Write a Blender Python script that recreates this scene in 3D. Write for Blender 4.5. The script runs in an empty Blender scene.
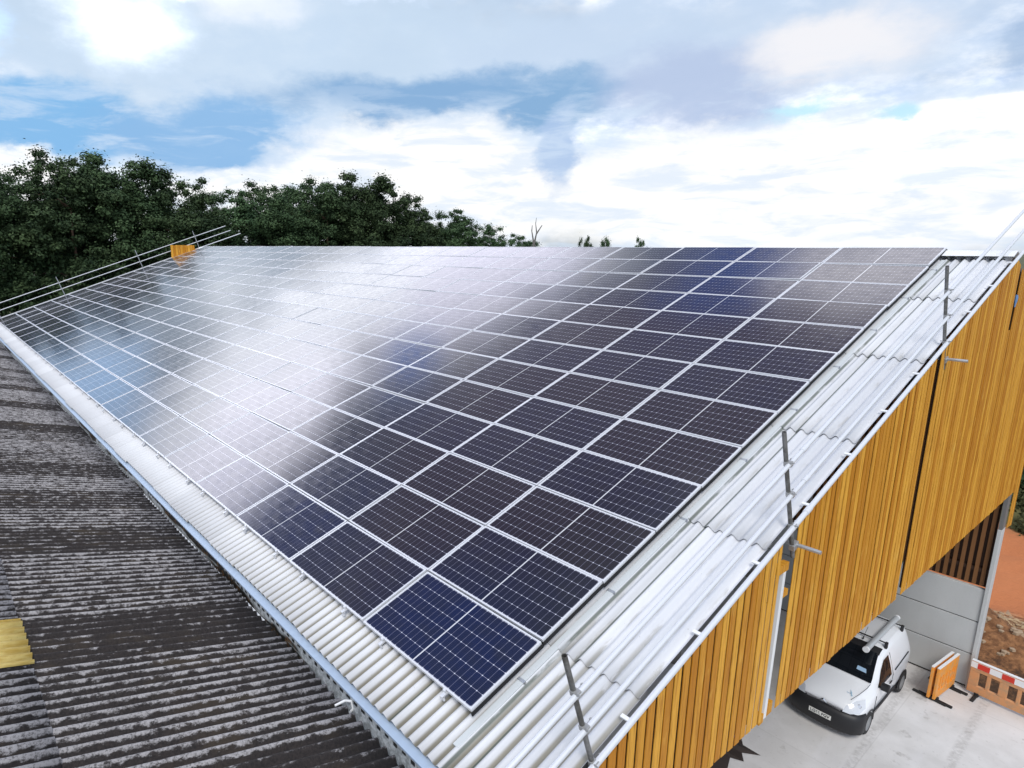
import bpy, bmesh, math, random
import numpy as np
from mathutils import Vector, Matrix
R = math.radians
SC = bpy.context.scene
COL = SC.collection
random.seed(7)

# ------------------------------------------------------------------ camera
cam_d = bpy.data.cameras.new("camera")
cam = bpy.data.objects.new("camera", cam_d)
COL.objects.link(cam)
cam_d.sensor_width = 36.0
cam_d.lens = 22.614
cam_d.shift_x = 0.0754
cam_d.shift_y = 0.0066
cam_d.clip_start = 0.05
cam_d.clip_end = 3000
_r = Vector((0.6250, 0.7806, -0.0001)); _d = Vector((0.1719, -0.1378, -0.9754)); _f = Vector((-0.7614, 0.6097, -0.2203))
cam.matrix_world = Matrix(((_r.x, -_d.x, -_f.x, 3.9546), (_r.y, -_d.y, -_f.y, -3.6089), (_r.z, -_d.z, -_f.z, 4.3653), (0, 0, 0, 1)))
SC.camera = cam
SC.view_settings.view_transform = 'Standard'
SC.view_settings.look = 'None'
SC.view_settings.gamma = 1
SC.view_settings.exposure = 0.36

# ------------------------------------------------------------------ node helper
class NT:
    def __init__(s, tree):
        s.t = tree; s.n = tree.nodes; s.l = tree.links
    def new(s, typ, **kw):
        nd = s.n.new(typ)
        for k, v in kw.items(): setattr(nd, k, v)
        return nd
    def put(s, sock, v):
        if v is None: return
        if hasattr(v, 'is_output'): s.l.new(v, sock)
        elif isinstance(v, (tuple, list)):
            if len(v) == 3 and sock.type == 'RGBA': v = (*v, 1)
            sock.default_value = v
        else: sock.default_value = v
    def m(s, op, a, b=None, c=None, clamp=False):
        nd = s.new('ShaderNodeMath', operation=op, use_clamp=clamp)
        s.put(nd.inputs[0], a); s.put(nd.inputs[1], b); s.put(nd.inputs[2], c)
        return nd.outputs[0]
    def mix(s, f, a, b):
        nd = s.new('ShaderNodeMix', data_type='RGBA')
        s.put(nd.inputs[0], f); s.put(nd.inputs[6], a); s.put(nd.inputs[7], b)
        return nd.outputs[2]
    def ramp(s, v, lo, hi, a=0.0, b=1.0):
        nd = s.new('ShaderNodeMapRange', interpolation_type='SMOOTHSTEP')
        s.put(nd.inputs[0], v); s.put(nd.inputs[1], lo); s.put(nd.inputs[2], hi); s.put(nd.inputs[3], a); s.put(nd.inputs[4], b)
        return nd.outputs[0]
    def noise(s, vec, scale, detail=4, rough=0.55, dist=0.0, out=0):
        nd = s.new('ShaderNodeTexNoise')
        s.put(nd.inputs['Vector'], vec); nd.inputs['Scale'].default_value = scale
        nd.inputs['Detail'].default_value = detail; nd.inputs['Roughness'].default_value = rough
        nd.inputs['Distortion'].default_value = dist
        return nd.outputs[out]
    def scale(s, vec, xyz):
        nd = s.new('ShaderNodeVectorMath', operation='MULTIPLY')
        s.put(nd.inputs[0], vec); nd.inputs[1].default_value = xyz
        return nd.outputs[0]

# ------------------------------------------------------------------ sky
SUN_AZ, SUN_EL = R(132), R(52)
W = bpy.data.worlds.new("World"); SC.world = W; W.use_nodes = True
w = NT(W.node_tree); w.n.clear()
sky = w.new('ShaderNodeTexSky', sky_type='NISHITA')
sky.sun_disc = False; sky.sun_elevation = SUN_EL; sky.sun_rotation = SUN_AZ
sky.air_density = 1.0; sky.dust_density = 1.2
tc = w.new('ShaderNodeTexCoord'); gen = tc.outputs['Generated']
sx = w.new('ShaderNodeSeparateXYZ'); w.l.new(gen, sx.inputs[0])
X, Y, Z = sx.outputs
az0 = w.m('DEGREES', w.m('ARCTAN2', X, Y)); el0 = w.m('DEGREES', w.m('ARCSINE', Z))
wn1 = w.new('ShaderNodeTexNoise'); w.put(wn1.inputs['Vector'], w.scale(gen, (1, 1, 1.8)))
wn1.inputs['Scale'].default_value = 7.0; wn1.inputs['Detail'].default_value = 7; wn1.inputs['Roughness'].default_value = 0.62
wc = w.new('ShaderNodeSeparateColor'); w.l.new(wn1.outputs['Color'], wc.inputs[0])
na, nb, nc = wc.outputs
az = w.m('ADD', az0, w.m('MULTIPLY', w.m('SUBTRACT', na, 0.5), 8.0))
el = w.m('ADD', el0, w.m('MULTIPLY', w.m('SUBTRACT', nb, 0.5), 5.0))
fine = w.noise(w.scale(gen, (1, 1, 2.2)), 16.0, 6, 0.6)
big = w.noise(w.scale(gen, (1, 1, 2.0)), 3.0, 5, 0.55)
strk = w.noise(w.scale(gen, (1, 1, 4.5)), 9.0, 6, 0.6, 0.4)
skyc = w.mix(1.0, (0, 0, 0), (0, 0, 0))
sm = w.new('ShaderNodeVectorMath', operation='SCALE'); w.l.new(sky.outputs[0], sm.inputs[0]); sm.inputs[3].default_value = 0.085
base = sm.outputs[0]
# broken stratocumulus all over: grey-blue undersides with brighter tops
cl_col = w.mix(w.ramp(fine, 0.35, 0.7), (0.52, 0.63, 0.82), (0.95, 0.97, 1.0))
col = w.mix(w.ramp(big, 0.36, 0.56, 0.25, 0.95), base, cl_col)
#            az     el    raz   rel   colour              amount edge
LOBES = [
    (-45.0, 42.0, 60.0, 12.0, (0.19, 0.17, 0.27), 0.85, 0.5),   # open darker sky high up
    (-33.0, 35.0, 9.0, 4.0, (0.10, 0.19, 0.60), 0.92, 0.5),
    (-20.0, 37.0, 12.0, 5.0, (1.80, 1.78, 1.95), 0.90, 0.4),
    (-84.0, 50.0, 16.0, 8.0, (0.11, 0.19, 0.50), 0.85, 0.5),
    (-86.0, 35.5, 14.0, 5.0, (0.20, 0.24, 0.42), 0.85, 0.5),
    (-64.0, 14.5, 34.0, 7.0, (0.47, 0.58, 0.71), 0.92, 0.5),    # pale upper deck
    (-30.0, 14.5, 24.0, 5.0, (0.46, 0.56, 0.70), 0.88, 0.4),
    (-56.0, 25.5, 17.0, 6.5, (2.10, 2.10, 2.50), 0.95, 0.45),    # bright clouds above the picture, mirrored in the panels
    (-75.0, 22.5, 18.0, 5.0, (2.30, 2.38, 2.60), 0.97, 0.6),
    (-83.0, 26.5, 15.0, 4.6, (3.40, 3.40, 3.90), 0.97, 0.5),
    (-65.0, 29.5, 4.5, 2.2, (0.40, 0.58, 1.20), 0.90, 0.4),
    (-91.0, 15.5, 8.0, 5.0, (0.75, 1.15, 1.75), 0.85, 0.4),
    (-80.5, 8.9, 9.0, 3.0, (0.19, 0.40, 0.66), 0.97, 0.6),      # blue gaps on the left
    (-69.2, 8.2, 9.0, 3.3, (0.22, 0.40, 0.64), 0.97, 0.6),
    (-75.0, 15.4, 5.5, 3.2, (1.70, 1.78, 1.90), 0.85, -0.4),
    (-66.0, 17.8, 5.5, 2.0, (0.70, 0.75, 0.83), 0.85, 0.3),
    (-52.0, 11.6, 16.0, 2.3, (0.19, 0.34, 0.55), 0.95, 0.45),   # dark belt
    (-41.1, 11.6, 6.5, 2.3, (0.20, 0.35, 0.55), 0.92, 0.5),
    (-30.5, 11.4, 8.0, 3.6, (0.38, 0.46, 0.63), 0.88, 0.45),
    (-52.0, 4.8, 13.0, 5.4, (0.82, 0.82, 0.82), 1.00, 0.78),    # white cumulus along the horizon
    (-23.0, 4.0, 22.0, 5.2, (0.82, 0.82, 0.82), 1.00, 0.74),
    (-13.5, 6.6, 6.5, 2.6, (0.88, 0.88, 0.88), 1.00, 0.78),
    (-40.9, 8.0, 2.0, 3.8, (0.34, 0.46, 0.66), 0.92, 0.5),      # grey tongue
    (-83.0, 5.4, 4.0, 2.2, (0.86, 0.86, 0.86), 1.00, 0.7),
    (-68.0, 4.2, 8.0, 1.8, (0.86, 0.86, 0.86), 1.00, 0.7),
    (-22.0, 13.6, 7.0, 2.6, (0.74, 0.73, 0.75), 0.88, 0.4),
    (-10.5, 11.8, 3.0, 2.8, (0.30, 0.41, 0.58), 0.88, 0.4),
    (-23.5, 9.8, 2.2, 0.8, (0.42, 0.68, 0.78), 0.85, 0.4),
    (-17.6, 8.9, 2.0, 0.6, (0.40, 0.66, 0.77), 0.85, 0.4),
]
for a, e, ra, re, c, amt, edge in LOBES:
    da = w.m('MULTIPLY', w.m('SUBTRACT', az, a), 1.0 / ra)
    de = w.m('MULTIPLY', w.m('SUBTRACT', el, e), 1.0 / re)
    d = w.m('SQRT', w.m('ADD', w.m('MULTIPLY', da, da), w.m('MULTIPLY', de, de)))
    d = w.m('ADD', d, w.m('MULTIPLY', w.m('SUBTRACT', fine, 0.5), 0.5))
    mk = w.ramp(d, edge, 1.15, amt, 0.0)
    col = w.mix(mk, col, c)
# soft inner modelling of the cumulus, and a pale band on the horizon
col = w.mix(w.m('MULTIPLY', w.ramp(strk, 0.56, 0.36, 0.0, 0.62), w.ramp(el0, 14.0, 10.0)), col, (0.52, 0.62, 0.75))
col = w.mix(w.ramp(el0, -1.0, -8.0), col, (0.20, 0.22, 0.20))
bg = w.new('ShaderNodeBackground'); w.put(bg.inputs[0], col); bg.inputs[1].default_value = 1.0
wo = w.new('ShaderNodeOutputWorld'); w.l.new(bg.outputs[0], wo.inputs[0])

sun_d = bpy.data.lights.new("sun", 'SUN'); sun_d.energy = 1.5; sun_d.angle = R(22); sun_d.color = (1.0, 0.96, 0.9)
sun = bpy.data.objects.new("sun", sun_d); COL.objects.link(sun)
sv = Vector((math.sin(SUN_AZ) * math.cos(SUN_EL), math.cos(SUN_AZ) * math.cos(SUN_EL), math.sin(SUN_EL)))
sun.rotation_euler = sv.to_track_quat('Z', 'Y').to_euler()
sun.location = (20, -20, 30)

# ------------------------------------------------------------------ mesh helpers
class MB:
    def __init__(s): s.v = []; s.f = []; s.tone = []; s.mi = []
    def add(s, vs, fs, tone=0.5, mi=0):
        o = len(s.v); s.v += [tuple(v) for v in vs]
        for f in fs: s.f.append(tuple(i + o for i in f)); s.tone.append(tone); s.mi.append(mi)
    def box(s, x0, x1, y0, y1, z0, z1, tone=0.5, mi=0):
        s.hexa([(x0, y0, z0), (x1, y0, z0), (x1, y1, z0), (x0, y1, z0), (x0, y0, z1), (x1, y0, z1), (x1, y1, z1), (x0, y1, z1)], tone, mi)
    def hexa(s, p, tone=0.5, mi=0):
        s.add(p, [(3, 2, 1, 0), (4, 5, 6, 7), (0, 1, 5, 4), (1, 2, 6, 5), (2, 3, 7, 6), (3, 0, 4, 7)], tone, mi)
    def tube(s, a, b, r, n=10, r2=None, cap=True, tone=0.5, mi=0):
        a = Vector(a); b = Vector(b); r2 = r if r2 is None else r2
        d = (b - a).normalized(); u = d.orthogonal().normalized(); v = d.cross(u)
        vs = []
        for p, rr in ((a, r), (b, r2)):
            for i in range(n):
                t = 2 * math.pi * i / n
                vs.append(p + u * (rr * math.cos(t)) + v * (rr * math.sin(t)))
        fs = [(i, (i + 1) % n, n + (i + 1) % n, n + i) for i in range(n)]
        if cap: fs += [tuple(range(n - 1, -1, -1)), tuple(range(n, 2 * n))]
        s.add(vs, fs, tone, mi)
    def path(s, pts, r, n=8):
        for a, b in zip(pts[:-1], pts[1:]): s.tube(a, b, r, n)
    def prism(s, poly, x0, x1, tone=0.5, mi=0):     # polygon in (y,z) extruded along x
        n = len(poly)
        vs = [(x0, y, z) for y, z in poly] + [(x1, y, z) for y, z in poly]
        fs = [(i, (i + 1) % n, n + (i + 1) % n, n + i) for i in range(n)] + [tuple(range(n - 1, -1, -1)), tuple(range(n, 2 * n))]
        s.add(vs, fs, tone, mi)
    def grid(s, rows, tone=0.5, mi=0, closed=False):
        n = len(rows[0]); vs = [p for r in rows for p in r]; fs = []
        for i in range(len(rows) - 1):
            for j in range(n if closed else n - 1):
                k = (j + 1) % n
                fs.append((i * n + j, i * n + k, (i + 1) * n + k, (i + 1) * n + j))
        s.add(vs, fs, tone, mi)
    def mesh(s, name, mats, smooth=False, bevel=0):
        me = bpy.data.meshes.new(name); me.from_pydata(s.v, [], s.f)
        at = me.attributes.new('tone', 'FLOAT', 'FACE'); at.data.foreach_set('value', s.tone)
        for m_ in (mats if isinstance(mats, (list, tuple)) else [mats]): me.materials.append(m_)
        me.polygons.foreach_set('material_index', s.mi)
        if smooth: me.polygons.foreach_set('use_smooth', [True] * len(s.f))
        me.update(); return me
    def build(s, name, mats, parent=None, smooth=False, bevel=0, fix=False):
        me = s.mesh(name, mats, smooth)
        if fix or bevel:
            b = bmesh.new(); b.from_mesh(me)
            bmesh.ops.recalc_face_normals(b, faces=b.faces[:])
            b.to_mesh(me); b.free()
        o = bpy.data.objects.new(name, me); COL.objects.link(o)
        if bevel:
            md = o.modifiers.new('bevel', 'BEVEL'); md.width = bevel; md.segments = 2; md.limit_method = 'ANGLE'; md.angle_limit = R(40)
        if smooth:
            try:
                me.set_sharp_from_angle(angle=R(42))
            except Exception: pass
        if parent: o.parent = parent
        return o

def tag(o, label=None, cat=None, group=None, kind=None):
    if label: o['label'] = label
    if cat: o['category'] = cat
    if group: o['group'] = group
    if kind: o['kind'] = kind
    return o
def empty(name, loc=(0, 0, 0), rot=(0, 0, 0)):
    o = bpy.data.objects.new(name, None); COL.objects.link(o); o.location = loc; o.rotation_euler = rot
    o.empty_display_size = 0.2
    return o
def copy_tree(o, parent=None):
    c = o.copy(); COL.objects.link(c)
    if parent: c.parent = parent
    for ch in list(o.children): copy_tree(ch, c)
    return c

# ------------------------------------------------------------------ materials
def mat(name, color=(0.5, 0.5, 0.5), rough=0.6, metal=0.0, spec=None, fn=None, coat=0):
    m_ = bpy.data.materials.new(name); m_.use_nodes = True
    t = NT(m_.node_tree); b = t.n['Principled BSDF']
    b.inputs['Base Color'].default_value = (*color, 1); b.inputs['Roughness'].default_value = rough
    b.inputs['Metallic'].default_value = metal
    if spec is not None: b.inputs['Specular IOR Level'].default_value = spec
    if coat: b.inputs['Coat Weight'].default_value = coat; b.inputs['Coat Roughness'].default_value = 0.05
    if fn: fn(t, b)
    return m_
def objco(t): return t.new('ShaderNodeTexCoord').outputs['Object']
def attr(t, n): return t.new('ShaderNodeAttribute', attribute_name=n).outputs['Fac']
def bump(t, b, h, strength=0.3, dist=0.02):
    nd = t.new('ShaderNodeBump'); nd.inputs['Strength'].default_value = strength; nd.inputs['Distance'].default_value = dist
    t.l.new(h, nd.inputs['Height']); t.l.new(nd.outputs[0], b.inputs['Normal'])

def f_wood(t, b):
    c = objco(t); tone = attr(t, 'tone')
    off = t.new('ShaderNodeCombineXYZ'); t.put(off.inputs[0], t.m('MULTIPLY', tone, 37.0))
    va = t.new('ShaderNodeVectorMath', operation='ADD'); t.l.new(t.scale(c, (1, 22, 1.3)), va.inputs[0]); t.l.new(off.outputs[0], va.inputs[1])
    g = t.noise(va.outputs[0], 1.6, 6, 0.65)
    k = t.noise(t.scale(c, (1, 3, 1.0)), 2.2, 3)
    c1 = t.mix(t.ramp(tone, 0, 1), (0.52, 0.205, 0.012), (0.78, 0.395, 0.048))
    c2 = t.mix(t.ramp(g, 0.43, 0.72, 0, 0.72), c1, (0.33, 0.11, 0.008))
    c3 = t.mix(t.ramp(k, 0.60, 0.80, 0, 0.5), c2, (0.86, 0.54, 0.12))
    t.l.new(c3, b.inputs['Base Color']); bump(t, b, g, 0.25, 0.004); b.inputs['Specular IOR Level'].default_value = 0.25
M_wood = mat('larch_boards', rough=0.62, fn=f_wood)
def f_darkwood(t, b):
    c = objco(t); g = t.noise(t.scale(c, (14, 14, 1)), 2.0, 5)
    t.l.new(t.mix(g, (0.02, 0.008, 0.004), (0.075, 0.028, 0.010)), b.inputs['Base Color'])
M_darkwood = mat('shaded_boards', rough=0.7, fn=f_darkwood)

def f_sheet(t, b):                 # pale fibre cement, clean higher up, weathered near the gutter
    c = objco(t); sp = t.new('ShaderNodeSeparateXYZ'); t.l.new(c, sp.inputs[0]); x, y, z = sp.outputs
    cr = attr(t, 'crest'); tone = attr(t, 'tone')
    n1 = t.noise(t.scale(c, (6, 0.9, 1)), 1.6, 6, 0.65)
    n2 = t.noise(c, 26, 4, 0.6)
    base = t.mix(t.ramp(tone, 0, 1), (0.62, 0.63, 0.66), (0.70, 0.71, 0.74))
    base = t.mix(t.ramp(n1, 0.52, 0.80, 0, 0.25), base, (0.46, 0.46, 0.47))
    eave = t.m('MULTIPLY', t.ramp(y, 2.6, -0.2), t.ramp(x, -16.0, -1.0))
    dirt = t.m('MULTIPLY', t.ramp(cr, 0.55, 0.05), t.ramp(t.m('ADD', n1, t.m('MULTIPLY', eave, 0.34)), 0.50, 0.66))
    base = t.mix(t.m('MULTIPLY', dirt, t.m('MULTIPLY_ADD', eave, 0.6, 0.3)), base, (0.20, 0.18, 0.125))
    # moss line along each sheet's side lap (about one metre apart), broken by noise
    fx = t.m('FRACT', t.m('MULTIPLY', t.m('ADD', x, 43.6 + 0.04), 1 / 1.022)); lap = t.m('MULTIPLY', t.ramp(fx, 0.03, 0.07, 1, 0), t.ramp(t.noise(t.scale(c, (0.9, 0.12, 1)), 1.6, 2), 0.30, 0.42, 0.25, 1.0))
    base = t.mix(t.m('MULTIPLY', lap, 0.85), base, (0.10, 0.12, 0.10))
    ml = t.m('MULTIPLY', t.ramp(t.m('ABSOLUTE', t.m('SUBTRACT', x, 0.128)), 0.006, 0.020, 1, 0), t.ramp(n1, 0.35, 0.5, 0.4, 1.0))
    base = t.mix(t.m('MULTIPLY', ml, 0.85), base, (0.09, 0.11, 0.085))
    spots = t.m('MULTIPLY', t.ramp(n2, 0.66, 0.74), t.ramp(t.noise(c, 3.0, 2), 0.45, 0.6))
    base = t.mix(t.m('MULTIPLY', spots, 0.5), base, (0.22, 0.23, 0.17))
    rust = t.m('MULTIPLY', t.ramp(t.noise(t.scale(c, (9, 0.6, 1)), 1.0, 3), 0.70, 0.76), t.ramp(cr, 0.2, 0.6))
    base = t.mix(t.m('MULTIPLY', rust, 0.45), base, (0.42, 0.27, 0.15))
    t.l.new(base, b.inputs['Base Color']); bump(t, b, n2, 0.12, 0.004)
M_sheet = mat('pale_fibre_cement', rough=0.55, fn=f_sheet)

def f_old(t, b):                   # old asbestos cement with lichen on the crests
    c = objco(t); cr = attr(t, 'crest'); tone = attr(t, 'tone')
    n1 = t.noise(t.scale(c, (1.0, 0.62, 1)), 13, 7, 0.75)
    n2 = t.noise(c, 38, 6, 0.75)
    n3 = t.noise(t.scale(c, (1.2, 0.5, 1)), 2.2, 4, 0.6)
    base = t.mix(t.ramp(n2, 0.3, 0.7), (0.008, 0.006, 0.006), (0.034, 0.026, 0.024))
    base = t.mix(t.ramp(n3, 0.5, 0.7, 0, 0.6), base, (0.050, 0.036, 0.022))
    li = t.m('ADD', t.m('MULTIPLY', cr, 0.54), t.m('MULTIPLY', n1, 1.42))
    li = t.m('ADD', li, t.m('MULTIPLY', t.m('SUBTRACT', tone, 0.5), 0.40))
    mk = t.m('MULTIPLY', t.ramp(li, 1.08, 1.30), t.ramp(n2, 0.34, 0.54, 0.25, 1.0))
    base = t.mix(mk, base, t.mix(n3, (0.25, 0.235, 0.23), (0.48, 0.46, 0.47)))
    t.l.new(base, b.inputs['Base Color']); bump(t, b, n2, 0.5, 0.01)
M_old = mat('lichened_old_sheet', rough=0.85, fn=f_old)
def f_grp(t, b):
    c = objco(t); n = t.noise(t.scale(c, (9, 1.6, 1)), 2, 5, 0.65); n2 = t.noise(c, 30, 4)
    base = t.mix(t.ramp(n, 0.35, 0.62), (0.74, 0.58, 0.20), (0.55, 0.36, 0.07))
    t.l.new(t.mix(t.ramp(n2, 0.64, 0.76, 0, 0.6), base, (0.30, 0.20, 0.08)), b.inputs['Base Color'])
M_grp = mat('yellowed_rooflight', rough=0.5, fn=f_grp)

def f_cells(t, b):
    uv = t.new('ShaderNodeUVMap').outputs[0]; sp = t.new('ShaderNodeSeparateXYZ'); t.l.new(uv, sp.inputs[0]); u, v, _ = sp.outputs
    def near(q):
        f_ = t.m('FRACT', t.m('ADD', q, 0.5)); return t.m('ABSOLUTE', t.m('SUBTRACT', f_, 0.5))
    du, dv = near(u), near(v)
    oi = t.new('ShaderNodeObjectInfo')
    n = t.noise(t.scale(uv, (0.12, 0.35, 1)), 2.0, 3)
    base = t.mix(t.ramp(n, 0.3, 0.7, 0, 0.5), oi.outputs['Color'], (0.011, 0.010, 0.012))
    lu = t.ramp(du, 0.020, 0.040, 1, 0); lv = t.ramp(dv, 0.010, 0.020, 1, 0)
    base = t.mix(t.m('MULTIPLY', lu, 0.70), base, (0.17, 0.17, 0.24))
    base = t.mix(t.m('MULTIPLY', lv, 0.90), base, (0.30, 0.30, 0.39))
    # fine busbars across each half cell
    bb = t.ramp(near(t.m('MULTIPLY', v, 9.0)), 0.03, 0.08, 1, 0)
    base = t.mix(t.m('MULTIPLY', bb, 0.10), base, (0.25, 0.25, 0.30))
    dd = t.m('ADD', t.m('MULTIPLY', du, 0.087), t.m('MULTIPLY', dv, 0.170))
    base = t.mix(t.ramp(dd, 0.007, 0.012, 1, 0), base, (0.62, 0.64, 0.72))
    mid = t.ramp(t.m('ABSOLUTE', t.m('SUBTRACT', u, 11.0)), 0.085, 0.11, 1, 0)
    ed = t.m('MAXIMUM', t.ramp(u, -0.07, -0.05, 1, 0), t.ramp(u, 22.05, 22.07, 0, 1))
    base = t.mix(t.m('MAXIMUM', mid, ed), base, (0.62, 0.63, 0.66))
    t.l.new(base, b.inputs['Base Color'])
    co = objco(t)
    dirt = t.noise(co, 5, 4)
    t.l.new(t.ramp(dirt, 0.3, 0.8, 0.09, 0.17), b.inputs['Roughness'])
    b.inputs['IOR'].default_value = 1.62
    bump(t, b, t.noise(t.scale(co, (1, 1, 1)), 1.3, 1), 0.05, 0.02)
M_cells = mat('half_cut_cells_under_glass', rough=0.1, fn=f_cells)
M_alu = mat('anodised_aluminium', (0.78, 0.79, 0.82), 0.38, 0.35)
def f_galv(t, b):
    c = objco(t); n = t.noise(c, 9, 5, 0.6)
    t.l.new(t.mix(n, (0.40, 0.42, 0.44), (0.68, 0.70, 0.74)), b.inputs['Base Color'])
M_galv = mat('galvanised_tube', rough=0.35, metal=0.7, fn=f_galv)
M_rail = mat('bright_galvanised_rail', (0.70, 0.72, 0.76), 0.40, 0.2)
def f_post(t, b):
    c = objco(t); n = t.noise(c, 6, 5, 0.7)
    t.l.new(t.mix(t.ramp(n, 0.35, 0.65), (0.10, 0.095, 0.085), (0.24, 0.24, 0.24)), b.inputs['Base Color'])
M_post = mat('weathered_scaffold_tube', rough=0.5, metal=0.45, fn=f_post)
M_clamp = mat('scaffold_coupler_steel', (0.42, 0.42, 0.42), 0.45, 0.6)
M_white = mat('white_trim', (0.80, 0.81, 0.82), 0.4)
M_black = mat('black_rubber', (0.015, 0.015, 0.016), 0.75)
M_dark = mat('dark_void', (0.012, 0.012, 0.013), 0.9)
def f_gut(t, b):
    c = objco(t); n = t.noise(t.scale(c, (0.55, 3, 3)), 1.0, 3, 0.6); n2 = t.noise(c, 16, 5, 0.7)
    base = t.mix(t.ramp(n2, 0.35, 0.65), (0.26, 0.28, 0.29), (0.60, 0.63, 0.66))
    sp = t.new('ShaderNodeSeparateXYZ'); t.l.new(c, sp.inputs[0])
    leaf = t.m('MULTIPLY', t.ramp(n, 0.50, 0.56), t.ramp(sp.outputs[0], -1.9, -2.6))
    base = t.mix(leaf, base, t.mix(t.ramp(n2, 0.5, 0.65), (0.015, 0.014, 0.012), (0.15, 0.075, 0.025)))
    t.l.new(base, b.inputs['Base Color'])
M_gut = mat('gutter_steel', rough=0.5, fn=f_gut)
M_lip = mat('blue_grey_gutter_lip', (0.42, 0.52, 0.66), 0.4, 0.2)

def f_conc(t, b):
    c = objco(t); n = t.noise(c, 0.55, 6, 0.6); n2 = t.noise(c, 9, 5, 0.7); n3 = t.noise(t.scale(c, (1.4, 0.25, 1)), 0.9, 5, 0.6, 0.6)
    base = t.mix(t.ramp(n, 0.35, 0.65), (0.58, 0.565, 0.555), (0.72, 0.705, 0.70))
    base = t.mix(t.ramp(n3, 0.52, 0.72, 0, 0.55), base, (0.70, 0.69, 0.70))
    base = t.mix(t.ramp(n2, 0.58, 0.78, 0, 0.45), base, (0.24, 0.22, 0.19))
    st = t.noise(c, 1.7, 4, 0.6)
    sp = t.new('ShaderNodeSeparateXYZ'); t.l.new(c, sp.inputs[0])
    wob = t.m('MULTIPLY', t.m('SUBTRACT', n, 0.5), 0.25)
    jx = t.m('ABSOLUTE', t.m('SUBTRACT', t.m('FRACT', t.m('MULTIPLY', t.m('ADD', sp.outputs[0], 2.3), 0.2)), 0.5)); jy = t.m('ABSOLUTE', t.m('SUBTRACT', t.m('FRACT', t.m('MULTIPLY', t.m('ADD', sp.outputs[1], 1.2), 0.2)), 0.5))
    base = t.mix(t.m('MULTIPLY', t.ramp(t.m('MINIMUM', jx, jy), 0.001, 0.004, 1, 0), 0.16), base, (0.22, 0.21, 0.20))
    ty = t.m('ABSOLUTE', t.m('SUBTRACT', t.m('ABSOLUTE', t.m('ADD', t.m('ADD', sp.outputs[0], -1.1), t.m('ADD', wob, t.m('MULTIPLY', sp.outputs[1], 0.02)))), 0.75))
    base = t.mix(t.m('MULTIPLY', t.m('MULTIPLY', t.ramp(ty, 0.06, 0.14, 1, 0), t.ramp(n2, 0.35, 0.6)), 0.35), base, (0.30, 0.285, 0.27))
    base = t.mix(t.ramp(st, 0.62, 0.74, 0, 0.55), base, (0.26, 0.24, 0.215))
    t.l.new(base, b.inputs['Base Color']); bump(t, b, n2, 0.25, 0.01)
M_conc = mat('yard_concrete', rough=0.8, fn=f_conc)
def f_pan(t, b):
    c = objco(t); n = t.noise(t.scale(c, (1, 1, 0.5)), 1.3, 5); n2 = t.noise(c, 22, 4)
    base = t.mix(n, (0.42, 0.43, 0.42), (0.62, 0.63, 0.63))
    t.l.new(t.mix(t.ramp(n2, 0.6, 0.8, 0, 0.35), base, (0.25, 0.25, 0.24)), b.inputs['Base Color']); bump(t, b, n2, 0.1, 0.005)
M_pan = mat('precast_concrete', rough=0.75, fn=f_pan)
def f_soil(t, b):
    c = objco(t); n = t.noise(c, 0.5, 6, 0.6); n2 = t.noise(c, 5, 6, 0.7)
    sp = t.new('ShaderNodeSeparateXYZ'); t.l.new(c, sp.inputs[0])
    yy = t.m('ADD', sp.outputs[1], t.m('MULTIPLY', t.m('SUBTRACT', n2, 0.5), 2.5))
    red = t.mix(n, (0.46, 0.150, 0.055), (0.58, 0.215, 0.085))
    brown = t.mix(t.ramp(n2, 0.35, 0.7), (0.14, 0.058, 0.022), (0.36, 0.17, 0.07))
    brown = t.mix(t.ramp(yy, 19.0, 18.2, 0, 0.8), brown, (0.035, 0.025, 0.018))  # front strip coloured dark as the shadow band behind the barrier
    base = t.mix(t.ramp(yy, 21.6, 22.6), brown, red)
    pale = t.m('MULTIPLY', t.ramp(t.m('ABSOLUTE', t.m('SUBTRACT', yy, 21.9)), 0.2, 0.8, 1, 0), t.ramp(n2, 0.45, 0.6))
    base = t.mix(pale, base, (0.55, 0.42, 0.24))
    base = t.mix(t.ramp(yy, 28.0, 30.0), base, t.mix(n2, (0.16, 0.12, 0.05), (0.10, 0.12, 0.04)))
    t.l.new(base, b.inputs['Base Color']); bump(t, b, n2, 0.8, 0.08)
M_soil = mat('red_earth', rough=0.95, fn=f_soil)
def f_field(t, b):
    c = objco(t); n = t.noise(c, 0.06, 5); n2 = t.noise(c, 2.0, 5)
    t.l.new(t.mix(n, t.mix(n2, (0.03, 0.05, 0.015), (0.07, 0.09, 0.03)), (0.10, 0.09, 0.04)), b.inputs['Base Color'])
M_field = mat('rough_grass', rough=0.95, fn=f_field)
def f_leaf(t, b):
    oi = t.new('ShaderNodeObjectInfo'); tone = attr(t, 'tone')
    c1 = t.mix(tone, (0.020, 0.040, 0.020), (0.085, 0.135, 0.062))
    hv = t.new('ShaderNodeHueSaturation'); t.put(hv.inputs['Color'], c1)
    t.put(hv.inputs['Value'], t.m('MULTIPLY_ADD', oi.outputs['Random'], 0.5, 0.75)); t.put(hv.inputs['Hue'], t.m('MULTIPLY_ADD', oi.outputs['Random'], 0.03, 0.485))
    t.l.new(hv.outputs[0], b.inputs['Base Color']); b.inputs['Specular IOR Level'].default_value = 0.08
M_leaf = mat('broadleaf_foliage', rough=0.6, fn=f_leaf)
M_bark = mat('brown_bark', (0.085, 0.05, 0.035), 0.9)
M_twig = mat('grey_twig', (0.16, 0.15, 0.14), 0.9)
M_shrub = mat('olive_shrub', (0.075, 0.08, 0.028), 0.8)

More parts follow.
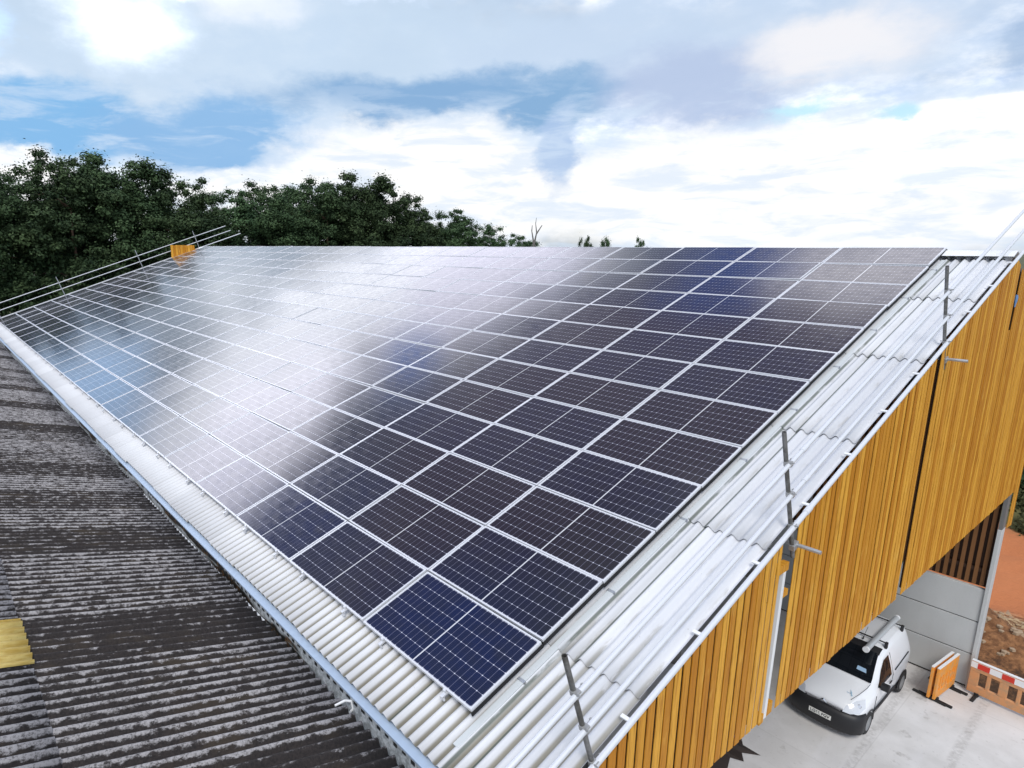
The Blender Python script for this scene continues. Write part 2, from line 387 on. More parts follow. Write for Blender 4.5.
# ------------------------------------------------------------------ setting
A = R(18.4767); SA, CA = math.sin(A), math.cos(A)
G = -7.35
def roofp(x, s, n=0.0): return Vector((x, s * CA - n * SA, s * SA + n * CA))
RROT = (A, 0, 0)

gm = MB(); gm.grid([[(x, y, G - 0.78) for x in (-900, -60, 60, 900)] for y in (-900, -60, 60, 1400)])
tag(gm.build('ground', M_field), kind='structure')
ym = MB(); ym.box(-43.4, 14, -12, 17.32, G - 0.85, G)
tag(ym.build('concrete_yard', M_conc), kind='structure')
sm_ = MB(); nx, ny = 60, 60; rows = []
rs = random.Random(3)
import mathutils
for j in range(ny + 1):
    r_ = []
    for i in range(nx + 1):
        x = -2 + 22 * i / nx; y = 17.55 + 22 * j / ny
        h = mathutils.noise.fractal(Vector((x * 0.55, y * 0.55, 2.0)), 1.0, 2.0, 5)
        hill = 0.75 * math.exp(-((y - 20.4) / 1.5) ** 2) + 0.15 * min(1, max(0, (y - 22) / 10)) * 6
        edge = min(1, max(0, (y - 17.55) / 1.2))
        r_.append((x, y, G + 0.02 + edge * (hill * (0.8 + 0.5 * h) + 0.16 * h + 0.10) - 0.55 * math.exp(-((y - 17.95) / 0.45) ** 2)))  # trench at the front edge added to deepen the shadow behind the barrier
    rows.append(r_)
sm_.grid(rows); tag(sm_.build('bare_soil', M_soil, smooth=True), kind='structure')
st = MB()
for k in range(260):
    x = rs.uniform(0.4, 6); y = rs.uniform(19.0, 22.6); s = rs.uniform(0.02, 0.09) * (1 if rs.random() < 0.93 else 2)
    h = mathutils.noise.fractal(Vector((x * 0.55, y * 0.55, 2.0)), 1.0, 2.0, 5)
    z = G + 0.02 + min(1, (y - 17.55) / 1.2) * (0.75 * math.exp(-((y - 20.4) / 1.5) ** 2) * (0.8 + 0.5 * h) + 0.16 * h + 0.10)
    vs = [(x + s * math.cos(a) * rs.uniform(.7, 1.2), y + s * math.sin(a) * rs.uniform(.7, 1.2), z + dz * s) for dz in (-.3, .5) for a in (0, 1.26, 2.5, 3.8, 5.0)]
    vs.append((x, y, z + s * 0.8))
    st.add(vs, [(i, (i + 1) % 5, 5 + (i + 1) % 5, 5 + i) for i in range(5)] + [(5 + i, 5 + (i + 1) % 5, 10) for i in range(5)])
M_stone = mat('pale_rubble', (0.36, 0.26, 0.17), 0.9)
tag(st.build('rubble', M_stone), kind='stuff', cat='rubble', label='loose stones scattered over the brown soil bank behind the barrier')

# ------------------------------------------------------------------ barn
XG = 1.15                      # outer face of the gable boards
XL = -43.6                     # far gable
barn = tag(empty('barn', (0, 0, G)), 'large barn with pale corrugated roof, larch clad gable and open bays below', 'barn')
def bp(o): o.parent = barn; o.matrix_parent_inverse = Matrix.Translation((0, 0, -G)); return o

PITCH = 0.146
def corrugated(x0, x1, rows, amp, lift=0.024, per=8, tones=None, sheet=7, seed=1, thick=0.008, skip=None):
    """rows: list of (s0, s1) from eave up; each row's lower end laps over the one below. Local frame x, s, normal."""
    nr = int(round((x1 - x0) / PITCH)); n = nr * per + 1
    xs = np.linspace(x0, x0 + nr * PITCH, n)
    ph = np.arange(n) / per * 2 * math.pi
    zc = amp * np.sin(ph)
    V = []; F = []; CR = []; TN = []
    rg = random.Random(seed)
    for ri, (s0, s1) in enumerate(rows):
        ss = [s0] + list(np.linspace(s0, s1, max(2, int((s1 - s0) / 0.6) + 1))[1:])
        o = len(V)
        jit = [rg.uniform(-0.018, 0.018) for _ in range(n // (per * sheet) + 2)]
        tn = [tones(k, ri) if tones else rg.random() for k in range(n // (per * sheet) + 2)]
        up = [0.004 * (k % 2) for k in range(len(tn))]
        # lower lip
        lines = [(-thick, 0)] + [(0, i) for i in range(len(ss))]
        for dz, i in lines:
            f = 1 - (ss[i] - s0) / (s1 - s0)
            for k in range(n):
                sh = k // (per * sheet)
                V.append((xs[k], ss[i] + (jit[sh] if i == 0 else 0), zc[k] + dz + lift * f + up[sh])); CR.append(0.5 + 0.5 * math.sin(ph[k]))
        for a in range(len(lines) - 1):
            for k in range(n - 1):
                sh = k // (per * sheet)
                if skip and skip(xs[k], ri): continue
                F.append((o + a * n + k, o + a * n + k + 1, o + (a + 1) * n + k + 1, o + (a + 1) * n + k)); TN.append(tn[sh])
    me = bpy.data.meshes.new('roof'); me.from_pydata(V, [], F)
    me.attributes.new('crest', 'FLOAT', 'POINT').data.foreach_set('value', CR)
    me.attributes.new('tone', 'FLOAT', 'FACE').data.foreach_set('value', TN)
    me.polygons.foreach_set('use_smooth', [True] * len(F)); me.update()
    return me
OFF = -0.155
me = corrugated(XL, 1.09, [(-0.545, 1.28), (1.16, 3.78), (3.66, 6.26), (6.14, 8.80), (8.68, 11.35), (11.23, 13.62)], 0.030, seed=4)
me.materials.append(M_sheet)
ro = bpy.data.objects.new('roof', me); COL.objects.link(ro); bp(ro)
ro.location = roofp(0, 0, OFF); ro.rotation_euler = RROT
# rear slope, falling away beyond the ridge
me2 = corrugated(XL, 1.09, [(0, 5.6)], 0.024, seed=9); me2.materials.append(M_sheet)
rr = bpy.data.objects.new('rear_roof', me2); COL.objects.link(rr); bp(rr)
RY, RZ = 13.62 * CA, 13.62 * SA
rr.location = (0, RY + 5.45 * CA, RZ - 5.45 * SA + OFF - 0.03); rr.rotation_euler = (-A, 0, 0)
rr.matrix_basis = Matrix.Translation((0, RY + 0.05, RZ + OFF - 0.02)) @ Matrix.Rotation(-A, 4, 'X')
# ridge capping with wings, and the cranked end piece
rc = MB()
prof = [(-0.30, -0.062), (-0.16, -0.012), (-0.05, 0.035), (0.0, 0.045), (0.05, 0.035), (0.16, -0.015), (0.30, -0.07)]
for a, b_ in zip(np.linspace(XL, 1.12, 24)[:-1], np.linspace(XL, 1.12, 24)[1:]):
    pr_ = [(RY + p, RZ + OFF + 0.06 + q + 0.004) for p, q in prof]
    rc.grid([[(a + 0.006, y, z) for y, z in pr_], [(b_ - 0.006, y, z) for y, z in pr_]])
    lo = [(y, z - 0.02) for y, z in pr_]
    rc.grid([[(b_ - 0.006, y, z) for y, z in pr_], [(b_ - 0.006, y, z) for y, z in lo]])
bp(rc.build('ridge_cap', M_white, smooth=True))
# flashing dark filler strip under the ridge wing
fl = MB(); p0 = roofp(0, 13.32, OFF)
for k in range(int((1.0 + 0.9) / PITCH)):
    x = -0.85 + k * PITCH
    a = roofp(x, 13.30, OFF + 0.036); fl.box(x, x + 0.09, a.y - 0.012, a.y + 0.01, a.z - 0.018, a.z + 0.012)
bp(fl.build('ridge_filler', M_dark))

# gable boarding in four bays; the boards of one bay are one part
def topz(y): return (y * math.tan(A) + (OFF - 0.06) / CA) if y < RY else (2 * RY - y) * math.tan(A) + (OFF - 0.06) / CA
def botz(y): return -1.28 - 0.031 * (y - 2.5)
rb = random.Random(11)
def boards(y0, y1, low=None, top=None):
    mb = MB(); bk = MB(); y = y0
    while y < y1 - 0.05:
        wd = min(0.112, y1 - y); yb = y + wd
        jz = rb.uniform(-0.007, 0.007)
        z0 = botz(y) + jz; z1 = botz(yb) + jz
        if low: z0 = low(y, z0); z1 = low(yb, z1)
        d = rb.uniform(-0.004, 0.004); tn = rb.random()
        za, zb = (top, top) if top else (topz(y), topz(yb))
        mb.hexa([(XG - 0.010 + d, y, z0), (XG + d, y, z0), (XG + d, yb, z1), (XG - 0.010 + d, yb, z1),
                 (XG - 0.010 + d, y, za), (XG + d, y, za), (XG + d, yb, zb), (XG - 0.010 + d, yb, zb)], tone=tn)
        y += 0.146
    return mb
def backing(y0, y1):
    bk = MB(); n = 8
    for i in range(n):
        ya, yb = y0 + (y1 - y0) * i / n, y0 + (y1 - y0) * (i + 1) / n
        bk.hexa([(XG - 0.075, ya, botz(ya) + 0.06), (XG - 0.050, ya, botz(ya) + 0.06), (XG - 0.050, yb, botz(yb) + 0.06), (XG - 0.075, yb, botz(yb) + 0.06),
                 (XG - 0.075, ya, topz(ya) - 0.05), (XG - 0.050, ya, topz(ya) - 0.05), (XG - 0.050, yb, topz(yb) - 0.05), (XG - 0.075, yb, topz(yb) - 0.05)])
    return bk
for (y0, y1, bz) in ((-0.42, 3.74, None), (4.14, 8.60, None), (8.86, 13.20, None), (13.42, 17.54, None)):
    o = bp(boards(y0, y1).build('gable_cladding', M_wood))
    k = backing(y0 + 0.16, y1 - 0.16).build('shaded_backing', M_darkwood); k.parent = o  # near-black backing colour paints the shade inside the board gaps
    k.matrix_parent_inverse = o.matrix_parent_inverse.inverted() if False else Matrix()
o = bp(boards(13.215, 13.41, top=2.72).build('gable_cladding', M_wood)); o['label'] = 'short boards closing the lower part of the slot near the ridge'
o = bp(boards(17.55, 18.12, low=lambda y, z: -2.75 - 0.12 * (y - 17.55)).build('gable_cladding', M_wood))
o['label'] = 'narrow end strip of boards hanging lower beside the grey post'
# white hanger rail and timber packers in the gap between the first two bays
hr = MB(); hr.hexa([(1.085, 3.86, -1.36), (1.135, 3.86, -1.36), (1.135, 3.925, -1.36), (1.085, 3.925, -1.36), (1.085, 3.90, 0.62), (1.135, 3.90, 0.62), (1.135, 3.965, 0.62), (1.085, 3.965, 0.62)])
bp(hr.build('hanger_rail', M_white, bevel=0.006))
pk = MB(); pk.box(1.06, 1.135, 3.76, 4.02, 0.62, 0.72); pk.box(1.05, 1.13, 3.95, 4.10, 0.26, 0.34); pk.box(1.06, 1.13, 3.93, 4.08, -1.36, -1.20); pk.box(1.05, 1.13, 3.76, 3.86, -1.40, -1.28)
bp(pk.build('timber_packer', M_wood))
# purlin ends, interior posts, other walls
M_int = mat('interior_steel', (0.18, 0.18, 0.18), 0.7)
for s in (0.4, 1.9, 3.4, 4.9, 6.4, 7.9, 9.4, 10.9, 12.4):
    mb = MB(); a = roofp(0, s, OFF - 0.12); mb.box(XL + 0.2, 1.02, a.y - 0.04, a.y + 0.04, a.z - 0.10, a.z + 0.06)
    bp(mb.build('purlin', M_int))
for x in (-5.2, -11.2, -17.2, -23.2, -29.2, -35.2):
    mb = MB(); a = roofp(x, 0.0, OFF - 0.3); b_ = roofp(x, 13.5, OFF - 0.3)
    mb.hexa([(x - .09, a.y, a.z - .3), (x + .09, a.y, a.z - .3), (x + .09, b_.y, b_.z - .3), (x - .09, b_.y, b_.z - .3), (x - .09, a.y, a.z), (x + .09, a.y, a.z), (x + .09, b_.y, b_.z), (x - .09, b_.y, b_.z)])
    bp(mb.build('rafter', M_int))
    mb = MB(); mb.box(x - .1, x + .1, -0.2, 0.1, G, -0.6); bp(mb.build('inner_post', M_int))
mb = MB(); mb.box(XL, 1.0, -0.40, -0.34, G, -0.35); bp(mb.build('eaves_wall', M_pan))
mb = MB(); mb.prism([(-0.3, G), (18, G), (18, 2.7), (RY, RZ - 0.35), (-0.3, -0.35)], XL + 0.05, XL + 0.2); bp(mb.build('far_gable_wall', M_darkwood))
# long rear wall: precast panels with boards above
for k in range(3):
    z1 = -4.46 - 0.955 * k
    mb = MB(); mb.box(-5.0, 1.045, 17.22, 17.36, z1 - 0.93, z1)
    bp(mb.build('concrete_panel', M_pan, bevel=0.012))
mb = MB(); mb.box(-5.0, 1.045, 17.26, 17.34, G, -4.47); bp(mb.build('panel_joint', M_dark))
mb = MB(); mb.box(XL, -5.02, 17.22, 17.36, G, -4.46); bp(mb.build('rear_wall', M_pan))
mb = MB(); x = XL
while x < 1.0:
    mb.box(x, x + 0.085, 17.30, 17.325, -4.40, 2.45); x += 0.16
M_slat = mat('brown_slats', (0.20, 0.085, 0.025), 0.7)
bp(mb.build('slatted_boarding', M_slat))
mb = MB(); mb.box(XL, 1.0, 17.34, 17.40, -4.05, -3.93); mb.box(XL, 1.0, 17.34, 17.40, -1.6, -1.45); mb.box(XL, 1.0, 17.40, 17.43, -4.45, 2.5); bp(mb.build('boarding_rail', M_darkwood))
# gable stanchion, lower part pale, upper part darker
mb = MB(); mb.box(1.035, 1.125, 17.16, 17.52, G, -2.72); bp(mb.build('stanchion', M_pan, bevel=0.01))
M_stan = mat('darker_grey', (0.17, 0.165, 0.16), 0.6)
mb = MB(); mb.box(1.04, 1.12, 17.18, 17.50, -2.72, 1.9); bp(mb.build('stanchion_head', M_stan))
mb = MB(); mb.box(0.8, 1.02, 8.60, 9.1, botz(8.8), 2.3); bp(mb.build('shaded_stanchion', M_dark))  # coloured near-black to stand for the dark interior behind the seam

# valley gutter
gut = tag(empty('valley_gutter', (-20, -0.5, -0.6)), 'blue grey steel valley gutter between the old dark roof and pale roof', 'gutter')
def pat(o, par): o.parent = par; o.matrix_parent_inverse = Matrix.Translation(par.location).inverted(); return o
ey, ez = roofp(0, -0.545, OFF).yz
mb = MB(); mb.box(XL, 1.2, ey - 0.068, ey - 0.058, ez - 0.40, ez - 0.072); mb.box(XL, 1.2, ey - 0.5, ey - 0.075, ez - 0.42, ez - 0.40); mb.box(XL, 1.2, ey - 0.5, ey - 0.49, ez - 0.40, ez - 0.30)
x = 1.1
while x > -9:
    mb.box(x - 0.034 - 0.006 * math.sin(x * 40), x + 0.030, ey - 0.073, ey - 0.0685, ez - 0.116 - 0.008 * math.sin(x * 23), ez - 0.084, mi=1); x -= PITCH
pat(mb.build('trough', [M_gut, M_dark]), gut)
mb = MB(); mb.hexa([(XL, ey - 0.070, ez - 0.075), (1.2, ey - 0.070, ez - 0.075), (1.2, ey + 0.03, ez - 0.035), (XL, ey + 0.03, ez - 0.035), (XL, ey - 0.070, ez - 0.055), (1.2, ey - 0.070, ez - 0.055), (1.2, ey + 0.03, ez - 0.018), (XL, ey + 0.03, ez - 0.018)])
pat(mb.build('lip', M_lip), gut)

# ------------------------------------------------------------------ old barn in front
Q = R(15.5)
EY, EZ = -0.62, -0.47
old = tag(empty('old_barn', (-20, -6, G)), 'old barn with dark lichen covered corrugated roof in the foreground', 'barn')
ro_ = random.Random(21)
band = {}
def oldtone(k, r):
    pat_ = [0.66, 0.52, 0.16, 0.72, 0.64, 0.18, 0.62, 0.70, 0.28, 0.66, 0.40, 0.74, 0.30, 0.62]
    # index from the right end
    v = pat_[k % len(pat_)]
    return v + (0.26 if r > 0 else 0) + ro_.uniform(-0.05, 0.05)
# mirrored frame: local x = world X reversed so the rows run up the far side
ox1 = 2.12
SKY0, SKY1 = -4.03, -3.03
nsheets = 46
me = corrugated(0, 46.0, [(0, 2.82), (2.70, 5.7), (5.58, 8.4)], 0.027, lift=0.02, per=8, sheet=7, seed=5, tones=oldtone, thick=0.012,
                skip=lambda x, r: r == 1 and SKY0 < ox1 - x < SKY1 - 0.01)
me.materials.append(M_old)
oo = bpy.data.objects.new('roof', me); COL.objects.link(oo); oo.parent = old
oo.matrix_parent_inverse = Matrix.Translation(old.location).inverted()
oo.matrix_basis = Matrix.Translation((ox1, EY, EZ)) @ Matrix.Rotation(math.pi, 4, 'Z') @ Matrix.Rotation(Q, 4, 'X')
k0 = round((ox1 - SKY1) / PITCH); k1 = k0 + 7
me = corrugated(k0 * PITCH, k1 * PITCH, [(2.66, 5.7)], 0.027, lift=0.024, seed=6); me.materials.append(M_grp)
rl = bpy.data.objects.new('rooflight', me); COL.objects.link(rl); rl.parent = old
rl.matrix_parent_inverse = Matrix.Translation(old.location).inverted()
rl.matrix_basis = Matrix.Translation((ox1, EY, EZ + 0.012)) @ Matrix.Rotation(math.pi, 4, 'Z') @ Matrix.Rotation(Q, 4, 'X')
rl['label'] = 'yellowed translucent rooflight sheet'
mb = MB(); mb.box(ox1 - 45.5, ox1 - 0.3, -16, -0.95, G, -0.75); pat(mb.build('wall', M_pan), old)
mb = MB(); hx = -1.36; mb.path([(hx, EY - 0.1, EZ + 0.045), (hx + 0.01, EY + 0.02, EZ + 0.055), (hx + 0.035, EY + 0.085, EZ + 0.03), (hx + 0.06, EY + 0.09, EZ - 0.05), (hx + 0.02, EY + 0.05, EZ - 0.12)], 0.014, 8)
pat(mb.build('gutter_bracket', M_white, smooth=True), gut)
mb = MB(); mb.box(-42, -3.4, EY + 0.005, EY + 0.03, EZ - 0.05, EZ - 0.005); pat(mb.build('edge_strip', M_white), old)

# ------------------------------------------------------------------ solar panels
PW, PH = 1.9425, 1.05
FW, FH = 1.9225, 1.030
mb = MB(); t_ = 0.021; hgt = 0.035
for (x0, x1, y0, y1) in ((0, FW, 0, t_), (0, FW, FH - t_, FH), (0, t_, t_, FH - t_), (FW - t_, FW, t_, FH - t_)):
    mb.box(x0, x1, y0, y1, -hgt, 0)
frame_me = mb.mesh('frame', M_alu)
bm = bmesh.new()
vs = [bm.verts.new(p) for p in ((t_, t_, -0.004), (FW - t_, t_, -0.004), (FW - t_, FH - t_, -0.004), (t_, FH - t_, -0.004))]
f_ = bm.faces.new(vs); uvl = bm.loops.layers.uv.new('UVMap')
for lp, uv in zip(f_.loops, ((-0.12, -0.03), (22.12, -0.03), (22.12, 6.03), (-0.12, 6.03))): lp[uvl].uv = uv
vb = [bm.verts.new((v.co.x, v.co.y, -0.03)) for v in vs]; bm.faces.new(vb[::-1])
glass_me = bpy.data.meshes.new('glass'); bm.to_mesh(glass_me); bm.free(); glass_me.materials.append(M_cells)
mb = MB(); mb.box(-0.02, 0.02, -0.075, 0.01, -0.055, -0.036); mb.box(-0.018, 0.018, -0.022, -0.003, -0.055, 0.003); mb.box(-0.018, 0.018, -0.012, 0.012, 0.0015, 0.005)
mb.box(-0.02, 0.02, -0.07, -0.05, -0.10, -0.05)
clamp_me = mb.mesh('clamp', M_alu)
mb = MB(); mb.box(FW - 0.004, FW + 0.012, -0.01, FH + 0.01, -0.078, -0.036); shadow_strip_me = mb.mesh('shadow_strip', M_dark)  # near-black strip added as the shadow line under the array's side edge
ORD = ['zeroth', 'first', 'second', 'third', 'fourth', 'fifth', 'sixth', 'seventh', 'eighth', 'ninth', 'tenth', 'eleventh', 'twelfth', 'thirteenth', 'fourteenth', 'fifteenth', 'sixteenth', 'seventeenth', 'eighteenth', 'nineteenth', 'twentieth', 'twenty-first', 'twenty-second']
NAVY = (0.004, 0.007, 0.036); BROWN = (0.012, 0.008, 0.013); MIDC = (0.007, 0.007, 0.020)
rp = random.Random(5)
BLUE = {(0, 0), (2, 0), (3, 0)}
NC, NR = 22, 13
for c in range(NC):
    for r in range(NR):
        loc = roofp(-(c + 1) * PW + 0.01, r * PH + 0.01, 0.0)
        if (c, r) == (0, 0): lab = 'navy blue corner solar panel nearest both the gutter and the timber gable'
        elif r == 0 and c == NC - 1: lab = 'solar panel at the far lower corner beside the gutter and far guard rail'
        elif r == NR - 1 and c == 0: lab = 'topmost solar panel beside the ridge in the column nearest the timber gable'
        elif r == 0: lab = 'solar panel in the lowest row by the gutter, %s from the timber gable' % ORD[c + 1]
        elif r == NR - 1: lab = 'solar panel in the top row under the ridge, %s from the timber gable' % ORD[c + 1]
        elif c == 0: lab = 'solar panel in the column nearest the timber gable, %s row up from the gutter' % ORD[r + 1]
        else: lab = 'solar panel in the %s row up from the gutter, %s from the timber gable' % (ORD[r + 1], ORD[c + 1])
        p = tag(empty('solar_panel', loc, (A + R(rp.gauss(0, 0.2)), R(rp.gauss(0, 0.2)), 0)), lab, 'solar panel', 'solar panels on the barn roof')
        fo = bpy.data.objects.new('frame', frame_me); COL.objects.link(fo); fo.parent = p
        go = bpy.data.objects.new('glass', glass_me); COL.objects.link(go); go.parent = p
        if (c, r) in BLUE: cc = NAVY
        else:
            cc = BROWN if rp.random() < 0.6 else MIDC
        go.color = (*cc, 1)
        if c == 0:
            k = bpy.data.objects.new('shadow_strip', shadow_strip_me); COL.objects.link(k); k.parent = p
        if r == 0:
            for fx in (0.22, 0.80):
                k = bpy.data.objects.new('clamp', clamp_me); COL.objects.link(k); k.parent = p; k.location = (FW * fx, 0, 0)

# cable trunking up the roof beside the array
tr = tag(empty('cable_trunking', roofp(0.03, 0, OFF), RROT), 'pale galvanised cable trunking running up the roof beside the last solar panels', 'trunking')
mb = MB(); mb.box(0, 0.075, -0.3, 13.2, 0.026, 0.050)
o = mb.build('channel', mat('trunking_steel', (0.60, 0.63, 0.64), 0.5, 0.1), tr, bevel=0.004)
for k in range(9):
    mb = MB(); y = 0.6 + k * 1.5; mb.box(-0.008, 0.085, y, y + 0.035, 0.024, 0.056); mb.tube((0.09, y + .017, 0.03), (0.09, y + .017, 0.07), 0.008, 6)
    mb.build('clip', M_galv, tr)

# ------------------------------------------------------------------ guard rails
def guard_rail(x, posts, label, ext, s_lo, side, skewx=-0.03):
    g = tag(empty('guard_rail', roofp(x, 0, OFF), RROT), label, 'guard rail', 'scaffold guard rails at the roof edges')
    for h, e, r_ in ((0.90, ext, 0.0242), (0.49, ext + 0.25, 0.0242), (0.045, ext + 0.9 if side < 0 else 13.75, 0.030)):
        mb = MB(); xx = skewx * h + 0.03 * side
        cuts = [s_lo] + [p + 0.35 for p in posts[1:-1:2]] + [e]
        for a, b_ in zip(cuts[:-1], cuts[1:]): mb.tube((xx, a, h), (xx, b_ - 0.004, h), r_, 14)
        for cpt in cuts[1:-1]: mb.tube((xx, cpt - 0.06, h), (xx, cpt + 0.06, h), r_ + 0.006, 14)
        mb.build('rail', M_rail, g, smooth=True)
    for s in posts:
        mb = MB(); top = 1.30
        a = Vector((0, s, -0.42)); b_ = Vector((skewx * top - 0.01, s + 0.0, top))
        mb.tube(a, b_, 0.0242, 14, cap=False); mb.tube(b_ - Vector((0, 0, 0.1)), b_ - Vector((0, 0, 0.09)), 0.022, 12)
        mb.tube(b_, b_ - Vector((0, 0, 0.001)), 0.0245, 14, 0.019, cap=False); mb.tube(b_, b_ - Vector((0, 0, 0.09)), 0.0195, 12, cap=False)
        po = mb.build('post', M_post if side > 0 else M_galv, g, smooth=True)
        for h in (0.90, 0.49, 0.045):
            mb = MB(); xx = skewx * h
            mb.box(*sorted((xx - 0.030 * side, xx + 0.052 * side)), s - 0.030, s + 0.030, h - 0.028, h + 0.028)
            mb.tube((xx, s + 0.03, h - 0.01), (xx, s + 0.105, h - 0.01), 0.009, 8); mb.tube((xx, s + 0.09, h - 0.01), (xx, s + 0.11, h - 0.01), 0.018, 6)
            mb.tube((xx + 0.03 * side, s - 0.02, h + 0.02), (xx + 0.09 * side, s - 0.03, h + 0.045), 0.009, 8)
            mb.build('coupler', M_clamp, g, bevel=0.006)
        mb = MB(); mb.tube((-0.30 * side, s + 0.06, -0.27), (0.29 * side, s + 0.06, -0.27), 0.0242, 12)
        mb.build('transom', M_galv, g, smooth=True)
        mb = MB(); mb.box(-0.035, 0.035, s - 0.03, s + 0.095, -0.31, -0.23); mb.build('coupler', M_clamp, g, bevel=0.006)
    if side > 0:
        for s in np.arange(0.9, 13.4, 1.22):
            mb = MB(); mb.box(-0.075, 0.03, s - 0.02, s + 0.02, 0.045, 0.062); mb.build('tie', M_white, g)
    return g
guard_rail(1.135, [0.38, 4.12, 9.40], 'scaffold tube guard rail along the near verge above the timber gable', 16.5, -1.5, 1)
guard_rail(-43.9, [0.30, 4.15, 9.35, 13.55], 'scaffold tube guard rail along the far verge in front of the trees', 16.0, -1.2, -1, skewx=0.0)

# orange boards standing at the far verge
ob = tag(empty('timber_hoarding', roofp(-43.35, 12.35, OFF), (0, 0, 0)), 'short hoarding of orange upright boards at the top of the far verge', 'hoarding')
mb = MB(); rr_ = random.Random(2)
for k in range(12):
    y = -1.05 + k * 0.165; yb = y + 0.150; zb0 = y * math.tan(A) - 0.02
    zt = 0.62 + rr_.uniform(-0.015, 0.015) - (0.35 if k > 9 else 0)
    if zt - zb0 < 0.1: zt = zb0 + 0.15
    mb.box(0.0, 0.022, y, yb, zb0, zt, tone=rr_.random())
mb.build('boards', M_wood, ob)
mb = MB(); mb.box(-0.05, -0.003, -1.0, 0.7, 0.25, 0.35, tone=.3); mb.build('batten', M_wood, ob)

# ------------------------------------------------------------------ van
def build_van(loc, rz):
    van = tag(empty('van', loc, (0, 0, rz)), 'small white panel van with black bumper parked under the boarded gable', 'van')
    M_paint = mat('white_van_paint', (0.80, 0.82, 0.85), 0.28, coat=0.6)
    M_glass = mat('dark_glass', (0.006, 0.008, 0.011), 0.05)
    M_plas = mat('black_plastic', (0.014, 0.014, 0.016), 0.5)
    M_lens = mat('headlamp_lens', (0.62, 0.65, 0.70), 0.12, coat=0.8)
    M_chrome = mat('chrome', (0.7, 0.7, 0.72), 0.15, 1.0)
    # local: +y is forward, x across, z up; front at y=0, rear at y=-3.86
    # station: y, z_top, half width at top, half width at belt, z belt, z bottom
    S = [(-0.10, 0.78, 0.46, 0.58, 0.60, 0.30), (-0.15, 0.86, 0.54, 0.70, 0.66, 0.22), (-0.30, 0.94, 0.60, 0.81, 0.72, 0.20), (-0.58, 1.02, 0.66, 0.850, 0.80, 0.20),
         (-0.95, 1.09, 0.70, 0.857, 0.88, 0.20), (-1.12, 1.15, 0.70, 0.858, 0.93, 0.20), (-1.42, 1.42, 0.645, 0.858, 0.98, 0.20), (-1.70, 1.63, 0.60, 0.858, 1.0, 0.20),
         (-1.95, 1.70, 0.60, 0.858, 1.0, 0.20), (-2.6, 1.74, 0.61, 0.858, 1.0, 0.20), (-3.3, 1.73, 0.60, 0.85, 1.0, 0.22), (-3.72, 1.68, 0.57, 0.83, 1.0, 0.26), (-3.83, 1.55, 0.53, 0.79, 0.98, 0.30), (-3.86, 1.30, 0.50, 0.74, 0.9, 0.36)]
    def ring(st):
        y, zt, wt, wb, zb, z0 = st
        zs = zt - min(0.07, (zt - zb) * 0.35)
        half = [(0.0, zt + 0.025), (wt * 0.55, zt + 0.018), (wt, zt - 0.006), (wt + (wb - wt) * 0.28, zs - 0.02), (wt + (wb - wt) * 0.75, zb + (zs - zb) * 0.40), (wb, zb), (wb * 0.995, zb - 0.2 * (zb - z0)), (wb * 0.985, z0 + (zb - z0) * .35), (wb * 0.94, z0)]
        return [(x, y, z) for x, z in half] + [(-x, y, z) for x, z in reversed(half[1:])]
    rows = [ring(s) for s in S]
    n = len(rows[0])
    mb = MB(); mb.grid(rows, closed=True)
    mb.add(rows[0], [tuple(range(n))]); mb.add(rows[-1], [tuple(range(n - 1, -1, -1))])
    body = mb.build('body', M_paint, van, smooth=True, fix=True)
    md = body.modifiers.new('sub', 'SUBSURF'); md.levels = 1; md.render_levels = 1
    def ipt(y, k, out=0.008):
        for a, b_ in zip(S[:-1], S[1:]):
            if a[0] >= y >= b_[0]:
                f = (a[0] - y) / (a[0] - b_[0]); ra, rb_ = ring(a), ring(b_)
                p = Vector(ra[k]).lerp(Vector(rb_[k]), f); return p
    def top(y, x):       # height of the roof/bonnet line at y
        for a, b_ in zip(S[:-1], S[1:]):
            if a[0] >= y >= b_[0]:
                f = (a[0] - y) / (a[0] - b_[0]); return a[1] + (b_[1] - a[1]) * f
    def topw(y):
        for a, b_ in zip(S[:-1], S[1:]):
            if a[0] >= y >= b_[0]:
                f = (a[0] - y) / (a[0] - b_[0]); return a[2] + (b_[2] - a[2]) * f
    # windscreen (follows the raked face)
    mb = MB(); rows_ = []
    for y in np.linspace(-1.08, -1.72, 8):
        wd = topw(y) * 0.985; rows_.append([(x * wd, y + 0.020 + 0.02 * (1 - x * x), top(y, 0) + 0.020 + 0.018 * (1 - x * x)) for x in np.linspace(-1, 1, 9)])
    mb.grid(rows_); mb.build('windscreen', M_glass, van, smooth=True)
    mb = MB(); mb.grid([[(x * 0.615, y, z + 0.012 * (1 - x * x)) for x in np.linspace(-1, 1, 7)] for y, z in ((-1.66, 1.632), (-1.76, 1.694), (-1.90, 1.722))])
    mb.build('screen_header', M_plas, van, smooth=True)
    # wipers, bonnet shut line, grille slots
    for sx in (0.05, 0.5):
        mb = MB(); mb.tube((sx - 0.05, -1.06, 1.155), (sx - 0.52, -1.16, 1.235), 0.008, 6); mb.build('wiper', M_plas, van)
    mb = MB(); mb.box(-0.44, 0.44, -0.10, -0.062, 0.735, 0.757); mb.box(-0.40, 0.40, -0.10, -0.055, 0.70, 0.715)
    mb.build('grille', M_chrome, van, bevel=0.004)
    mb = MB(); mb.add([(-0.08, -0.05, 0.73), (0, -0.04, 0.795), (0.08, -0.05, 0.73), (0.08, -0.06, 0.762), (0, -0.06, 0.83), (-0.08, -0.06, 0.762)], [(0, 1, 4, 5), (1, 2, 3, 4)]); mb.build('emblem', M_chrome, van)
    M_decal = mat('blue_decal', (0.30, 0.46, 0.58), 0.4)
    mb = MB()
